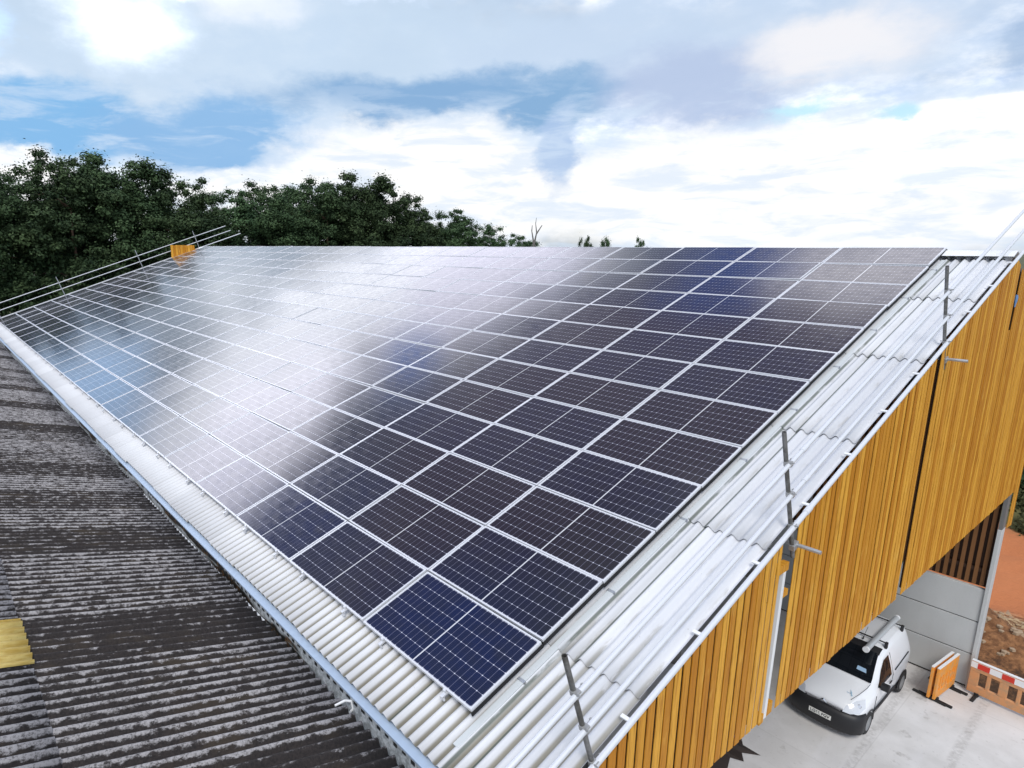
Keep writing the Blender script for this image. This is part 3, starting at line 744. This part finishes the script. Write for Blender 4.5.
    for (xa, ya, xb, yb) in ((-0.50, -0.42, -0.44, -0.52), (-0.47, -0.50, -0.38, -0.46), (-0.46, -0.50, -0.40, -0.60), (-0.40, -0.47, -0.34, -0.50)):
        za = top(ya, 0) + 0.016; zb = top(yb, 0) + 0.016
        dx, dy = (yb - ya) * 0.16, -(xb - xa) * 0.16
        mb.add([(xa - dx, ya - dy, za + 0.004), (xb, yb, zb + 0.004), (xa + dx, ya + dy, za + 0.004)], [(0, 1, 2)])
    mb.build('bonnet_decal', M_decal, van)
    mb = MB()
    for sx in (-1, 1): mb.path([(sx * topw(y) * k, y, top(y, 0) + 0.012) for y, k in ((-0.32, 0.86), (-0.6, 0.93), (-0.9, 0.97), (-1.05, 0.98))], 0.006, 6)
    mb.path([(x, -1.07, top(-1.07, 0) + 0.026) for x in (-0.66, 0, 0.66)], 0.008, 6)
    mb.build('bonnet_seam', M_plas, van)
    # bumper wraps round the nose
    mb = MB(); prof = [(-0.80, -0.46), (-0.85, -0.40), (-0.83, -0.24), (-0.70, -0.08), (-0.42, 0.0), (0, 0.03), (0.42, 0.0), (0.70, -0.08), (0.83, -0.24), (0.85, -0.40), (0.80, -0.46)]
    rows_ = [[(x * k, y + j, z) for x, y in prof] for z, k, j in ((0.17, 0.96, -0.06), (0.22, 1.0, -0.01), (0.42, 1.015, 0.015), (0.58, 1.01, 0.0), (0.655, 0.985, -0.035), (0.69, 0.90, -0.11))]
    mb.grid(rows_); bo = mb.build('bumper', M_plas, van, smooth=True)
    bo.modifiers.new('solid', 'SOLIDIFY').thickness = 0.03
    # number plate
    pl = MB(); pl.box(-0.26, 0.26, 0.062, 0.074, 0.40, 0.515); plo = pl.build('number_plate', mat('plate_white', (0.78, 0.78, 0.74), 0.4), van, bevel=0.003)
    cu = bpy.data.curves.new('plate_text', 'FONT'); cu.body = 'LG66 FGV'; cu.size = 0.105; cu.align_x = 'CENTER'; cu.align_y = 'CENTER'; cu.extrude = 0.001; cu.offset = 0.0025
    to = bpy.data.objects.new('plate_text', cu); COL.objects.link(to)
    bpy.context.view_layer.update()
    tm = bpy.data.meshes.new_from_object(to.evaluated_get(bpy.context.evaluated_depsgraph_get())); bpy.data.objects.remove(to)
    tm.materials.clear(); tm.materials.append(M_plas)
    tx = bpy.data.objects.new('lettering', tm); COL.objects.link(tx); tx.parent = plo; tx.location = (0, 0.0755, 0.457); tx.rotation_euler = (math.pi / 2, 0, math.pi)
    # headlights
    for sx in (-1, 1):
        mb = MB(); P = [(0.44, -0.075, 0.70), (0.60, -0.12, 0.69), (0.76, -0.26, 0.71), (0.815, -0.48, 0.80), (0.75, -0.60, 0.955), (0.62, -0.40, 0.925), (0.48, -0.17, 0.84)]
        c = Vector((0.655, -0.26, 0.83)); vs = [(x * sx, y + 0.012, z + 0.012) for x, y, z in P] + [(c.x * sx, c.y + 0.03, c.z + 0.03)]
        vs += [(x * sx * 0.97, y - 0.05, z - 0.03) for x, y, z in P]
        m7 = len(P); fs = [(i, (i + 1) % m7, m7) for i in range(m7)] + [(i, (i + 1) % m7, m7 + 1 + (i + 1) % m7, m7 + 1 + i) for i in range(m7)]
        mb.add(vs, fs); hl = mb.build('headlight', M_lens, van, smooth=True, fix=True)
        for (dx, dy, dz, r_) in ((-0.06, 0.03, -0.045, 0.055), (0.05, -0.10, 0.02, 0.05)):
            mb = MB(); p = c + Vector((dx, dy, dz)); p.x *= sx; d = Vector((0.25 * sx, 1, 0.55)).normalized()
            mb.tube(p + d * 0.035, p + d * 0.05, r_, 14, r_ * 0.8)
            mb.build('reflector', M_chrome, hl)
    # side glass, door lines, mirrors, handles, arches, wheels on both sides
    for sx in (-1, 1):
        def sp(y, z, out=0.010):
            for a, b_ in zip(S[:-1], S[1:]):
                if a[0] >= y >= b_[0]:
                    f = (a[0] - y) / (a[0] - b_[0]); ra = [Vector(p) for p in ring(a)[:9]]; rb_ = [Vector(p) for p in ring(b_)[:9]]
                    q = [p.lerp(r__, f) for p, r__ in zip(ra, rb_)]
                    for u, v in zip(q[:-1], q[1:]):
                        if u.z >= z >= v.z and u.z > v.z:
                            g = (u.z - z) / (u.z - v.z); x = u.x + (v.x - u.x) * g; return (sx * (x + out), y, z)
                    return (sx * (q[5].x + out), y, z)
        mb = MB(); lo = [(-1.20, 1.03), (-1.45, 1.03), (-1.75, 1.03), (-2.10, 1.04)]; hi = [(-1.32, 1.12), (-1.55, 1.34), (-1.78, 1.50), (-2.08, 1.53)]
        rws = [[sp(a[0] + (b_[0] - a[0]) * f, a[1] + (b_[1] - a[1]) * f, 0.004) for a, b_ in zip(lo, hi)] for f in (0, .33, .66, 1)]
        mb.grid(rws); so = mb.build('side_window', M_glass, van, smooth=True)
        mb = MB()
        for pts in ([(-1.05, 0.9), (-1.05, 0.55), (-1.12, 0.34)], [(-2.18, 1.55), (-2.2, 1.0), (-2.2, 0.34)], [(-2.2, 0.34), (-1.12, 0.34)]):
            mb.path([sp(y, z, 0.004) for y, z in pts], 0.006, 6)
        mb.build('door_seam', M_plas, van)
        mb = MB(); mb.path([sp(-0.98, 0.52, 0.012), sp(-1.6, 0.50, 0.014), sp(-2.5, 0.50, 0.014)], 0.028, 8); mb.build('side_moulding', M_plas, van, smooth=True)
        mb = MB(); mb.path([sp(-2.35, 1.06, 0.010), sp(-3.45, 1.10, 0.010)], 0.016, 6); mb.build('slider_track', M_plas, van)
        mb = MB(); h1 = Vector(sp(-1.95, 0.88, 0.02)); mb.box(min(h1.x, h1.x + .02 * sx), max(h1.x, h1.x + .02 * sx), h1.y - 0.12, h1.y + 0.05, h1.z - 0.02, h1.z + 0.025); mb.build('door_handle', M_plas, van, bevel=0.006)
        mb = MB(); mp = Vector(sp(-1.30, 1.06, 0.0)); xa, xb = sorted((mp.x + 0.04 * sx, mp.x + 0.23 * sx))
        mb.box(xa, xb, mp.y - 0.05, mp.y + 0.07, mp.z - 0.07, mp.z + 0.11); xa, xb = sorted((mp.x - 0.03 * sx, mp.x + 0.06 * sx)); mb.box(xa, xb, mp.y - 0.03, mp.y + 0.04, mp.z - 0.06, mp.z - 0.01)
        mb.build('mirror', M_plas, van, bevel=0.03)
        for wy in (-0.72, -3.20):
            mb = MB(); xo = 0.853 * sx
            ang = np.linspace(-0.15, math.pi + 0.15, 20)
            mb.grid([[(xo + 0.004 * sx, wy + 0.37 * math.cos(t), 0.29 + 0.37 * math.sin(t)) for t in ang], [(xo + 0.010 * sx, wy + 0.33 * math.cos(t), 0.29 + 0.33 * math.sin(t)) for t in ang], [(xo - 0.05 * sx, wy + 0.30 * math.cos(t), 0.29 + 0.30 * math.sin(t)) for t in ang]])
            mb.build('wheel_arch', M_plas, van, smooth=True)
            wh = empty('wheel', (0, 0, 0)); wh.parent = van
            mb = MB(); rowz = []
            for (dx, r_) in ((-0.20, 0.20), (-0.20, 0.27), (-0.17, 0.295), (-0.03, 0.295), (0.0, 0.27), (0.004, 0.19)):
                rowz.append([(xo + 0.008 * sx + dx * sx, wy + r_ * math.cos(t), 0.295 + r_ * math.sin(t)) for t in np.linspace(0, 2 * math.pi, 29)[:-1]])
            mb.grid(rowz, closed=True); mb.build('tyre', M_black, wh, smooth=True)
            mb = MB(); rowz = []
            for (dx, r_) in ((0.004, 0.20), (-0.02, 0.175), (-0.03, 0.10), (0.0, 0.05), (0.002, 0.001)):
                rowz.append([(xo + 0.006 * sx + dx * sx, wy + r_ * math.cos(t), 0.295 + r_ * math.sin(t)) for t in np.linspace(0, 2 * math.pi, 21)[:-1]])
            mb.grid(rowz, closed=True); mb.build('rim', mat('wheel_silver', (0.35, 0.36, 0.37), 0.4, 0.5), wh, smooth=True)
    # roof bars, aerial
    for y in (-2.12, -3.35):
        mb = MB(); mb.tube((-0.66, y, 1.80), (0.66, y, 1.80), 0.018, 10)
        for sx in (-1, 1): mb.box(sx * 0.62 - 0.03, sx * 0.62 + 0.03, y - 0.05, y + 0.05, 1.66, 1.815)
        mb.build('roof_bar', M_plas, van)
    mb = MB(); mb.tube((-0.12, -1.98, 1.73), (-0.12, -2.02, 1.79), 0.022, 8, 0.012); mb.tube((-0.12, -2.0, 1.78), (-0.12, -2.25, 1.98), 0.005, 6); mb.build('aerial', M_plas, van)
    return van
VAN_LOC = (-0.83, 12.46, G)
van = build_van(VAN_LOC, math.pi); van.scale = (0.96, 0.98, 1.0)
pc = tag(empty('pipe_tube', (VAN_LOC[0] + 0.40, VAN_LOC[1] + 1.22, G + 1.885)), 'long pale grey pipe tube lying along the roof bars of the white van', 'pipe tube')
mb = MB(); mb.tube((0, 0, 0), (0, 2.25, 0), 0.068, 18); mb.build('tube', mat('pipe_grey', (0.52, 0.55, 0.57), 0.35, 0.2), pc, smooth=True)
for y in (-0.02, 2.21):
    mb = MB(); mb.tube((0, y, 0), (0, y + 0.06, 0), 0.075, 18); mb.build('end_cap', M_white, pc, smooth=True)
ds = MB()
ds.add([(0.28, 1.165, 1.301), (0.50, 1.165, 1.292), (0.47, 1.235, 1.362), (0.28, 1.235, 1.371)], [(0, 1, 2, 3)])
dso = ds.build('paper', mat('pale_blue_paper', (0.30, 0.45, 0.62), 0.5))
dso.location = VAN_LOC; dso.modifiers.new('solid', 'SOLIDIFY').thickness = 0.004
tag(dso, 'pale blue paper behind the windscreen of the white van', 'paper')

# ------------------------------------------------------------------ barriers
def f_or(t, b):
    c = objco(t); n = t.noise(c, 7, 5, 0.65)
    t.l.new(t.mix(t.ramp(n, 0.40, 0.70), (0.80, 0.30, 0.03), (0.62, 0.34, 0.14)), b.inputs['Base Color'])
M_or = mat('faded_orange_plastic', rough=0.5, fn=f_or)
def f_or2(t, b):
    c = objco(t); n = t.noise(c, 7, 5, 0.65)
    t.l.new(t.mix(t.ramp(n, 0.40, 0.70), (0.62, 0.30, 0.13), (0.46, 0.28, 0.16)), b.inputs['Base Color'])
M_or2 = mat('dusty_orange_plastic', rough=0.6, fn=f_or2)
M_red = mat('red_reflective', (0.62, 0.035, 0.015), 0.35)
def barrier(loc, rz, label, solid=False, lean=0.0, body=M_or, Lb=2.0):
    g = tag(empty('barrier', loc, (lean, 0, rz)), label, 'barrier', 'orange plastic barriers on the yard')
    T = 0.030 if solid else 0.045; f = Lb / 2.0
    mb = MB()
    mb.box(0, Lb, -T, T, 0.08, 0.30); mb.box(0, Lb, -T, T, 0.70, 0.98)
    xs = [0, 0.24] + [v for k in range(3) for v in ()]
    posts = [(0, 0.20), (0.36, 0.44), (0.62, 0.80), (0.98, 1.06), (1.24, 1.42), (1.60, 1.66), (1.80, 2.0)]
    for a, b_ in posts: mb.box(a * f, b_ * f, -T * 0.98, T * 0.98, 0.30, 0.70)
    if solid: mb.box(0, Lb, -T * 0.25, T * 0.25, 0.28, 0.72)
    mb.build('barrier_panel', body, g, bevel=0.012)
    mb = MB(); mb.box(0, Lb, -T, T, 0.982, 1.0); tc_ = mb.build('top_cap', M_white, g)
    if not solid:
        mb = MB(); mb.box(0.0, Lb, -T - 0.006, -T - 0.002, 0.80, 0.965)
        bd = mb.build('reflective_band', M_white, g)
        for k in range(4):
            mb = MB(); mb.box(0.14 + k * 0.5, 0.39 + k * 0.5, -T - 0.012, -T - 0.008, 0.805, 0.96)
            mb.build('red_block', M_red, bd)
    for x in (0.22 * f, 1.78 * f):
        mb = MB(); mb.box(x - 0.04, x + 0.04, -0.38, 0.38, 0.0, 0.055); mb.box(x - 0.05, x + 0.05, -0.07, 0.07, 0.0, 0.11)
        mb.build('foot', M_black, g, bevel=0.012)
    return g
barrier((1.10, 17.0, G), R(-4), 'orange barrier with red and white top band standing along the yard edge', body=M_or2)
# two more set back to back beside the concrete wall
barrier((0.66, 15.80, G), R(83), Lb=1.2, label= 'right hand of two orange barriers standing back to back by concrete wall', solid=True)
barrier((0.54, 15.78, G), R(83), Lb=1.2, label= 'left hand of two orange barriers back to back, nearer the white van', solid=True)
# dark jagged sheet added in the shape of a floor shadow under the boards
M_floor_shadow = mat('dark_shadow_sheet', (0.028, 0.018, 0.014), 0.8)
tp = MB(); rt = random.Random(4)
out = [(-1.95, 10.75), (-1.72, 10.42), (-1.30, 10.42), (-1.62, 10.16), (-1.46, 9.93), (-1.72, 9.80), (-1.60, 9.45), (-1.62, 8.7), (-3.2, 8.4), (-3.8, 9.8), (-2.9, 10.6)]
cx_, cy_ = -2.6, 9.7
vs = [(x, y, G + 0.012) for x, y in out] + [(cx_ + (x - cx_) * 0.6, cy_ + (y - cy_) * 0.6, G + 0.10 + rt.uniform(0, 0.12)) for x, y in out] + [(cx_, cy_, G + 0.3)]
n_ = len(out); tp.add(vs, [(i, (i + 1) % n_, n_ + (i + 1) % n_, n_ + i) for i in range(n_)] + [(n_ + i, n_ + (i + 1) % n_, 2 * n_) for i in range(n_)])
tag(tp.build('shadow_sheet', M_floor_shadow, fix=True), 'dark brown jagged sheet standing in for a shadow on the floor under the boards', 'shadow_sheet')
bt = MB(); bt.tube((-1.98, 10.40, G + 0.10), (-1.84, 10.52, G + 0.13), 0.05, 10); bt.tube((-1.84, 10.52, G + 0.13), (-1.80, 10.555, G + 0.14), 0.03, 8)
tag(bt.build('bottle', mat('navy_plastic', (0.03, 0.05, 0.16), 0.4), smooth=True), 'small navy bottle lying on the dark jagged shadow sheet', 'bottle')
# blue cloth stuffed in the upper gap of the boards
bc = MB(); rc_ = random.Random(8)
rows_ = []
for k in range(5):
    z = 3.42 - k * 0.06; r_ = 0.026 + 0.012 * math.sin(k * 1.3)
    rows_.append([(XG + 0.01 + r_ * 0.8 * math.cos(t), 13.262 + r_ * math.sin(t), z + rc_.uniform(-.01, .01)) for t in np.linspace(0, 2 * math.pi, 9)[:-1]])
bc.grid(rows_, closed=True)
tag(bc.build('cloth', mat('blue_cloth', (0.13, 0.26, 0.50), 0.8), smooth=True), 'blue rag hanging in the narrow slot between boards near the ridge', 'rag')

# ------------------------------------------------------------------ trees
def crown_mesh(seed, h, w_, n_leaf, leaf, dome=1.0):
    rg = np.random.default_rng(seed)
    cs = []; cr_ = []
    nl = int(rg.integers(8, 12))
    lobes = [(0.0, 0.0, h * 0.78, w_ * 0.50)]
    for k in range(nl):
        ang = 2 * math.pi * k / nl + rg.uniform(-.4, .4); t = rg.uniform(0.22, 0.74)
        rad = w_ * rg.uniform(0.35, 0.62) * (1.0 if t < 0.6 else 0.7)
        lobes.append((rad * math.cos(ang), rad * math.sin(ang), h * t, w_ * rg.uniform(0.32, 0.52)))
    for (lx, ly, lz, lr) in lobes:
        for k in range(26):
            v_ = rg.normal(size=3); v_ /= np.linalg.norm(v_); v_[2] = v_[2] * 0.8 + 0.15
            q = lr * rg.uniform(0.55, 1.05)
            cs.append((lx + v_[0] * q, ly + v_[1] * q, lz + v_[2] * q * 1.15)); cr_.append(rg.uniform(0.06, 0.17) * w_)
    cs = np.array(cs); cr_ = np.array(cr_)
    zt_ = np.quantile(cs[:, 2] + cr_ * 0.6, 0.985); cs[:, 2] *= h / zt_
    idx = rg.integers(0, len(cs), n_leaf)
    d = rg.normal(size=(n_leaf, 3)); d /= np.linalg.norm(d, axis=1)[:, None]
    rr2 = cr_[idx] * np.clip(np.abs(rg.normal(size=n_leaf)) * 0.62 + 0.25, 0, 2.2)
    rr2 *= np.where(rg.uniform(0, 1, n_leaf) < 0.06, 1.4, 1.0)
    p = cs[idx] + d * rr2[:, None] * np.array([1, 1, 0.75])
    nrm = d + rg.normal(size=(n_leaf, 3)) * 0.5 + np.array([0, 0, 0.5]); nrm /= np.linalg.norm(nrm, axis=1)[:, None]
    a = np.cross(nrm, rg.normal(size=(n_leaf, 3))); a /= np.linalg.norm(a, axis=1)[:, None]; b_ = np.cross(nrm, a)
    sz = leaf * rg.uniform(0.55, 1.3, n_leaf)[:, None]
    v = np.stack([p + a * sz, p + b_ * sz * 0.62 + nrm * sz * 0.15, p - a * sz, p - b_ * sz * 0.62 + nrm * sz * 0.15], 1).reshape(-1, 3)
    me = bpy.data.meshes.new('crown')
    me.vertices.add(len(v)); me.vertices.foreach_set('co', v.ravel())
    me.loops.add(4 * n_leaf); me.loops.foreach_set('vertex_index', np.arange(4 * n_leaf))
    me.polygons.add(n_leaf); me.polygons.foreach_set('loop_start', np.arange(0, 4 * n_leaf, 4)); me.polygons.foreach_set('loop_total', np.full(n_leaf, 4))
    tone = np.clip(0.5 + rg.normal(size=len(cs))[idx] * 0.22 + rg.normal(size=n_leaf) * 0.16, 0, 1)
    me.attributes.new('tone', 'FLOAT', 'FACE').data.foreach_set('value', tone.astype(np.float32))
    me.materials.append(M_leaf); me.update(); me.validate()
    return me
def trunk_mesh(seed, h, w_):
    rg = random.Random(seed); mb = MB(); p = Vector((0, 0, 0)); r_ = 0.26; pts = [p]
    for k in range(6):
        q = p + Vector((rg.uniform(-.25, .25), rg.uniform(-.25, .25), h * 0.125)); mb.tube(p, q, r_, 8, r_ * 0.82, cap=False); r_ *= 0.82; p = q; pts.append(p)
    for k in range(9):
        b_ = rg.choice(pts[2:]); ang = rg.uniform(0, 6.28); e = b_ + Vector((math.cos(ang) * w_ * 0.55, math.sin(ang) * w_ * 0.55, h * rg.uniform(0.02, 0.08)))
        m_ = b_.lerp(e, 0.5) + Vector((0, 0, 0.3)); mb.tube(b_, m_, 0.11, 6, 0.075, cap=False); mb.tube(m_, e, 0.075, 6, 0.03, cap=False)
    return mb.mesh('trunk', M_bark, True)
CROWNS = [(crown_mesh(31 + k, 17.0, 5.6, 64000, 0.13), trunk_mesh(50 + k, 17.0, 4.6)) for k in range(5)]
WORDS = ['first', 'second', 'third', 'fourth', 'fifth', 'sixth', 'seventh', 'eighth', 'ninth', 'tenth', 'eleventh', 'twelfth', 'thirteenth', 'fourteenth', 'fifteenth']
def tree(x, y, ztop, k, label, group, wide=1.0, far=True):
    cm, tm = CROWNS[k % len(CROWNS)]
    if far: x = 3.95 + (x - 3.95) * 1.4; y = -3.6 + (y + 3.6) * 1.4; ztop = 4.37 + (ztop - 4.37) * 1.4 - (2.4 if y < 42 else 0.4)
    s = (ztop - G) / 17.0
    t = tag(empty('broadleaf_tree', (x, y, G - 0.1), (0, 0, random.uniform(0, 6.28))), label, 'tree', group)
    t.scale = (s * wide, s * wide, s)
    for nm, m_ in (('trunk', tm), ('crown', cm)):
        o = bpy.data.objects.new(nm, m_); COL.objects.link(o); o.parent = t
    return t
# (x, y, top z) front row from the left of the picture to the right, then the row behind
FRONT = [(-60, -13, 11.8), (-59, -5, 12.2), (-60, 1.5, 11.8), (-59, 7.0, 12.9), (-61, 12.0, 13.7), (-59.5, 17.0, 12.2), (-61, 22.0, 10.9), (-60, 27.0, 11.0), (-61, 32.5, 11.0), (-60, 37.5, 12.3), (-59, 43.0, 9.8), (-58, 48.5, 8.4), (-57, 54.0, 6.9), (-56, 58.3, 5.7)]
BACK = [(-67, -9, 11.8), (-68, -1.5, 12.4), (-68, 4, 12.4), (-69, 10, 13.3), (-68, 16, 12.0), (-69, 22.5, 11.2), (-68, 29, 11.0), (-69, 35.5, 11.8), (-68, 42, 10.6), (-66, 49.5, 8.6), (-65, 56, 7.0)]
for i, (x, y, z) in enumerate(FRONT):
    tree(x, y, z, i, 'dark green broadleaf tree, %s from the left in the front row beyond the far verge' % WORDS[i], 'front row of trees beyond the barn', 1.12)
for i, (x, y, z) in enumerate(BACK):
    tree(x, y, z, i + 2, 'dark green broadleaf tree, %s from the left in the row behind the front trees' % WORDS[i], 'back row of trees beyond the barn', 1.2)
# understorey closing the gaps below the crowns
def scatter(name, pts, leaf, n, seed, m_, label, cat):
    rg = np.random.default_rng(seed); P = []
    for (x, y, z, rx, ry, rz_) in pts:
        d = rg.normal(size=(n, 3)); d /= np.linalg.norm(d, axis=1)[:, None]; P.append(np.array([x, y, z]) + d * np.array([rx, ry, rz_]) * rg.uniform(0.6, 1.1, n)[:, None])
    p = np.concatenate(P); k = len(p); a = rg.normal(size=(k, 3)); a /= np.linalg.norm(a, axis=1)[:, None]; b_ = np.cross(a, rg.normal(size=(k, 3))); b_ /= np.linalg.norm(b_, axis=1)[:, None]
    s = leaf * rg.uniform(.5, 1.3, k)[:, None]
    v = np.stack([p + a * s, p + b_ * s * .6, p - a * s, p - b_ * s * .6], 1).reshape(-1, 3)
    me = bpy.data.meshes.new(name); me.vertices.add(4 * k); me.vertices.foreach_set('co', v.ravel()); me.loops.add(4 * k); me.loops.foreach_set('vertex_index', np.arange(4 * k))
    me.polygons.add(k); me.polygons.foreach_set('loop_start', np.arange(0, 4 * k, 4)); me.polygons.foreach_set('loop_total', np.full(k, 4))
    me.attributes.new('tone', 'FLOAT', 'FACE').data.foreach_set('value', rg.uniform(0, .7, k).astype(np.float32))
    me.materials.append(m_); me.update(); me.validate()
    o = bpy.data.objects.new(name, me); COL.objects.link(o); return o
u = scatter('undergrowth', [(-86 + (k % 3), -18 + k * 5.6, -2.5, 3.4, 4.4, 6.0) for k in range(20)], 0.24, 4200, 3, M_leaf, '', '')
tag(u, 'dense dark undergrowth below the tree crowns beyond the far verge', 'undergrowth', kind='stuff')
# bare branching sapling and small tree tops beyond the ridge
bt = empty('bare_tree', (-46.6, 51.0, G)); tag(bt, 'bare leafless grey tree top showing above the ridge', 'tree')
mb = MB(); mb.tube((0, 0, 0), (0, 0, 12.2), 0.22, 7, 0.14)
for (a, b_, r_) in (((0, 0, 11.6), (0.25, 0.15, 13.1), .12), ((0, 0, 12.0), (-0.35, 0, 13.3), .10), ((0.25, 0.15, 13.1), (0.1, 0.1, 14.1), .07), ((0.25, 0.15, 13.0), (0.7, 0.5, 13.9), .08), ((-0.35, 0, 13.3), (-0.3, 0, 13.9), .06), ((0.1, 0.1, 14.1), (0.2, 0.1, 14.7), .04)):
    mb.tube(a, b_, r_, 6, r_ * 0.5)
mb.build('trunk', M_twig, bt)
for i, (x, y, z, lab) in enumerate([(-44.2, 57.0, 4.9, 'small green tree top just above the ridge, right of the bare tree'), (-43.6, 60.0, 4.9, 'tiny green tree top above the ridge, middle one of three'), (-38.9, 60, 4.7, 'tiny green tree top above the ridge, rightmost of three')]):
    tree(x, y, z, i + 1, lab, 'small tree tops beyond the ridge', 0.4, False)
# dark trees and scrub past the end of the gable
for i, (x, y, z, lab) in enumerate([(-5.5, 35.5, 3.0, 'dark tree behind the gable end, leftmost of the three past the soil'), (0.2, 36.0, 3.0, 'dark tree behind the gable end, middle of the three past the soil'), (6.2, 35.5, 3.2, 'dark tree behind the gable end, rightmost of the three past the soil')]):
    tree(x, y, z, i, lab, 'trees past the end of the gable', 1.1, False)
sc = scatter('scrub', [(-3.5 + 1.6 * k, 29.6 + (k % 3) * 1.5, G + 0.8, 1.5, 1.6, 0.8 + 0.3 * (k % 2)) for k in range(11)], 0.10, 3500, 8, M_shrub, '', '')
tag(sc, 'olive brown scrub growing along the back of the bare red soil', 'scrub', kind='stuff')

ug = scatter('undergrowth', [(-6 + 2.6 * k, 34.0 + (k % 2), G + 2.2, 2.0, 1.5, 2.4) for k in range(7)], 0.15, 5000, 12, M_leaf, '', '')
tag(ug, 'dark undergrowth under the trees past the red soil', 'undergrowth', kind='stuff')
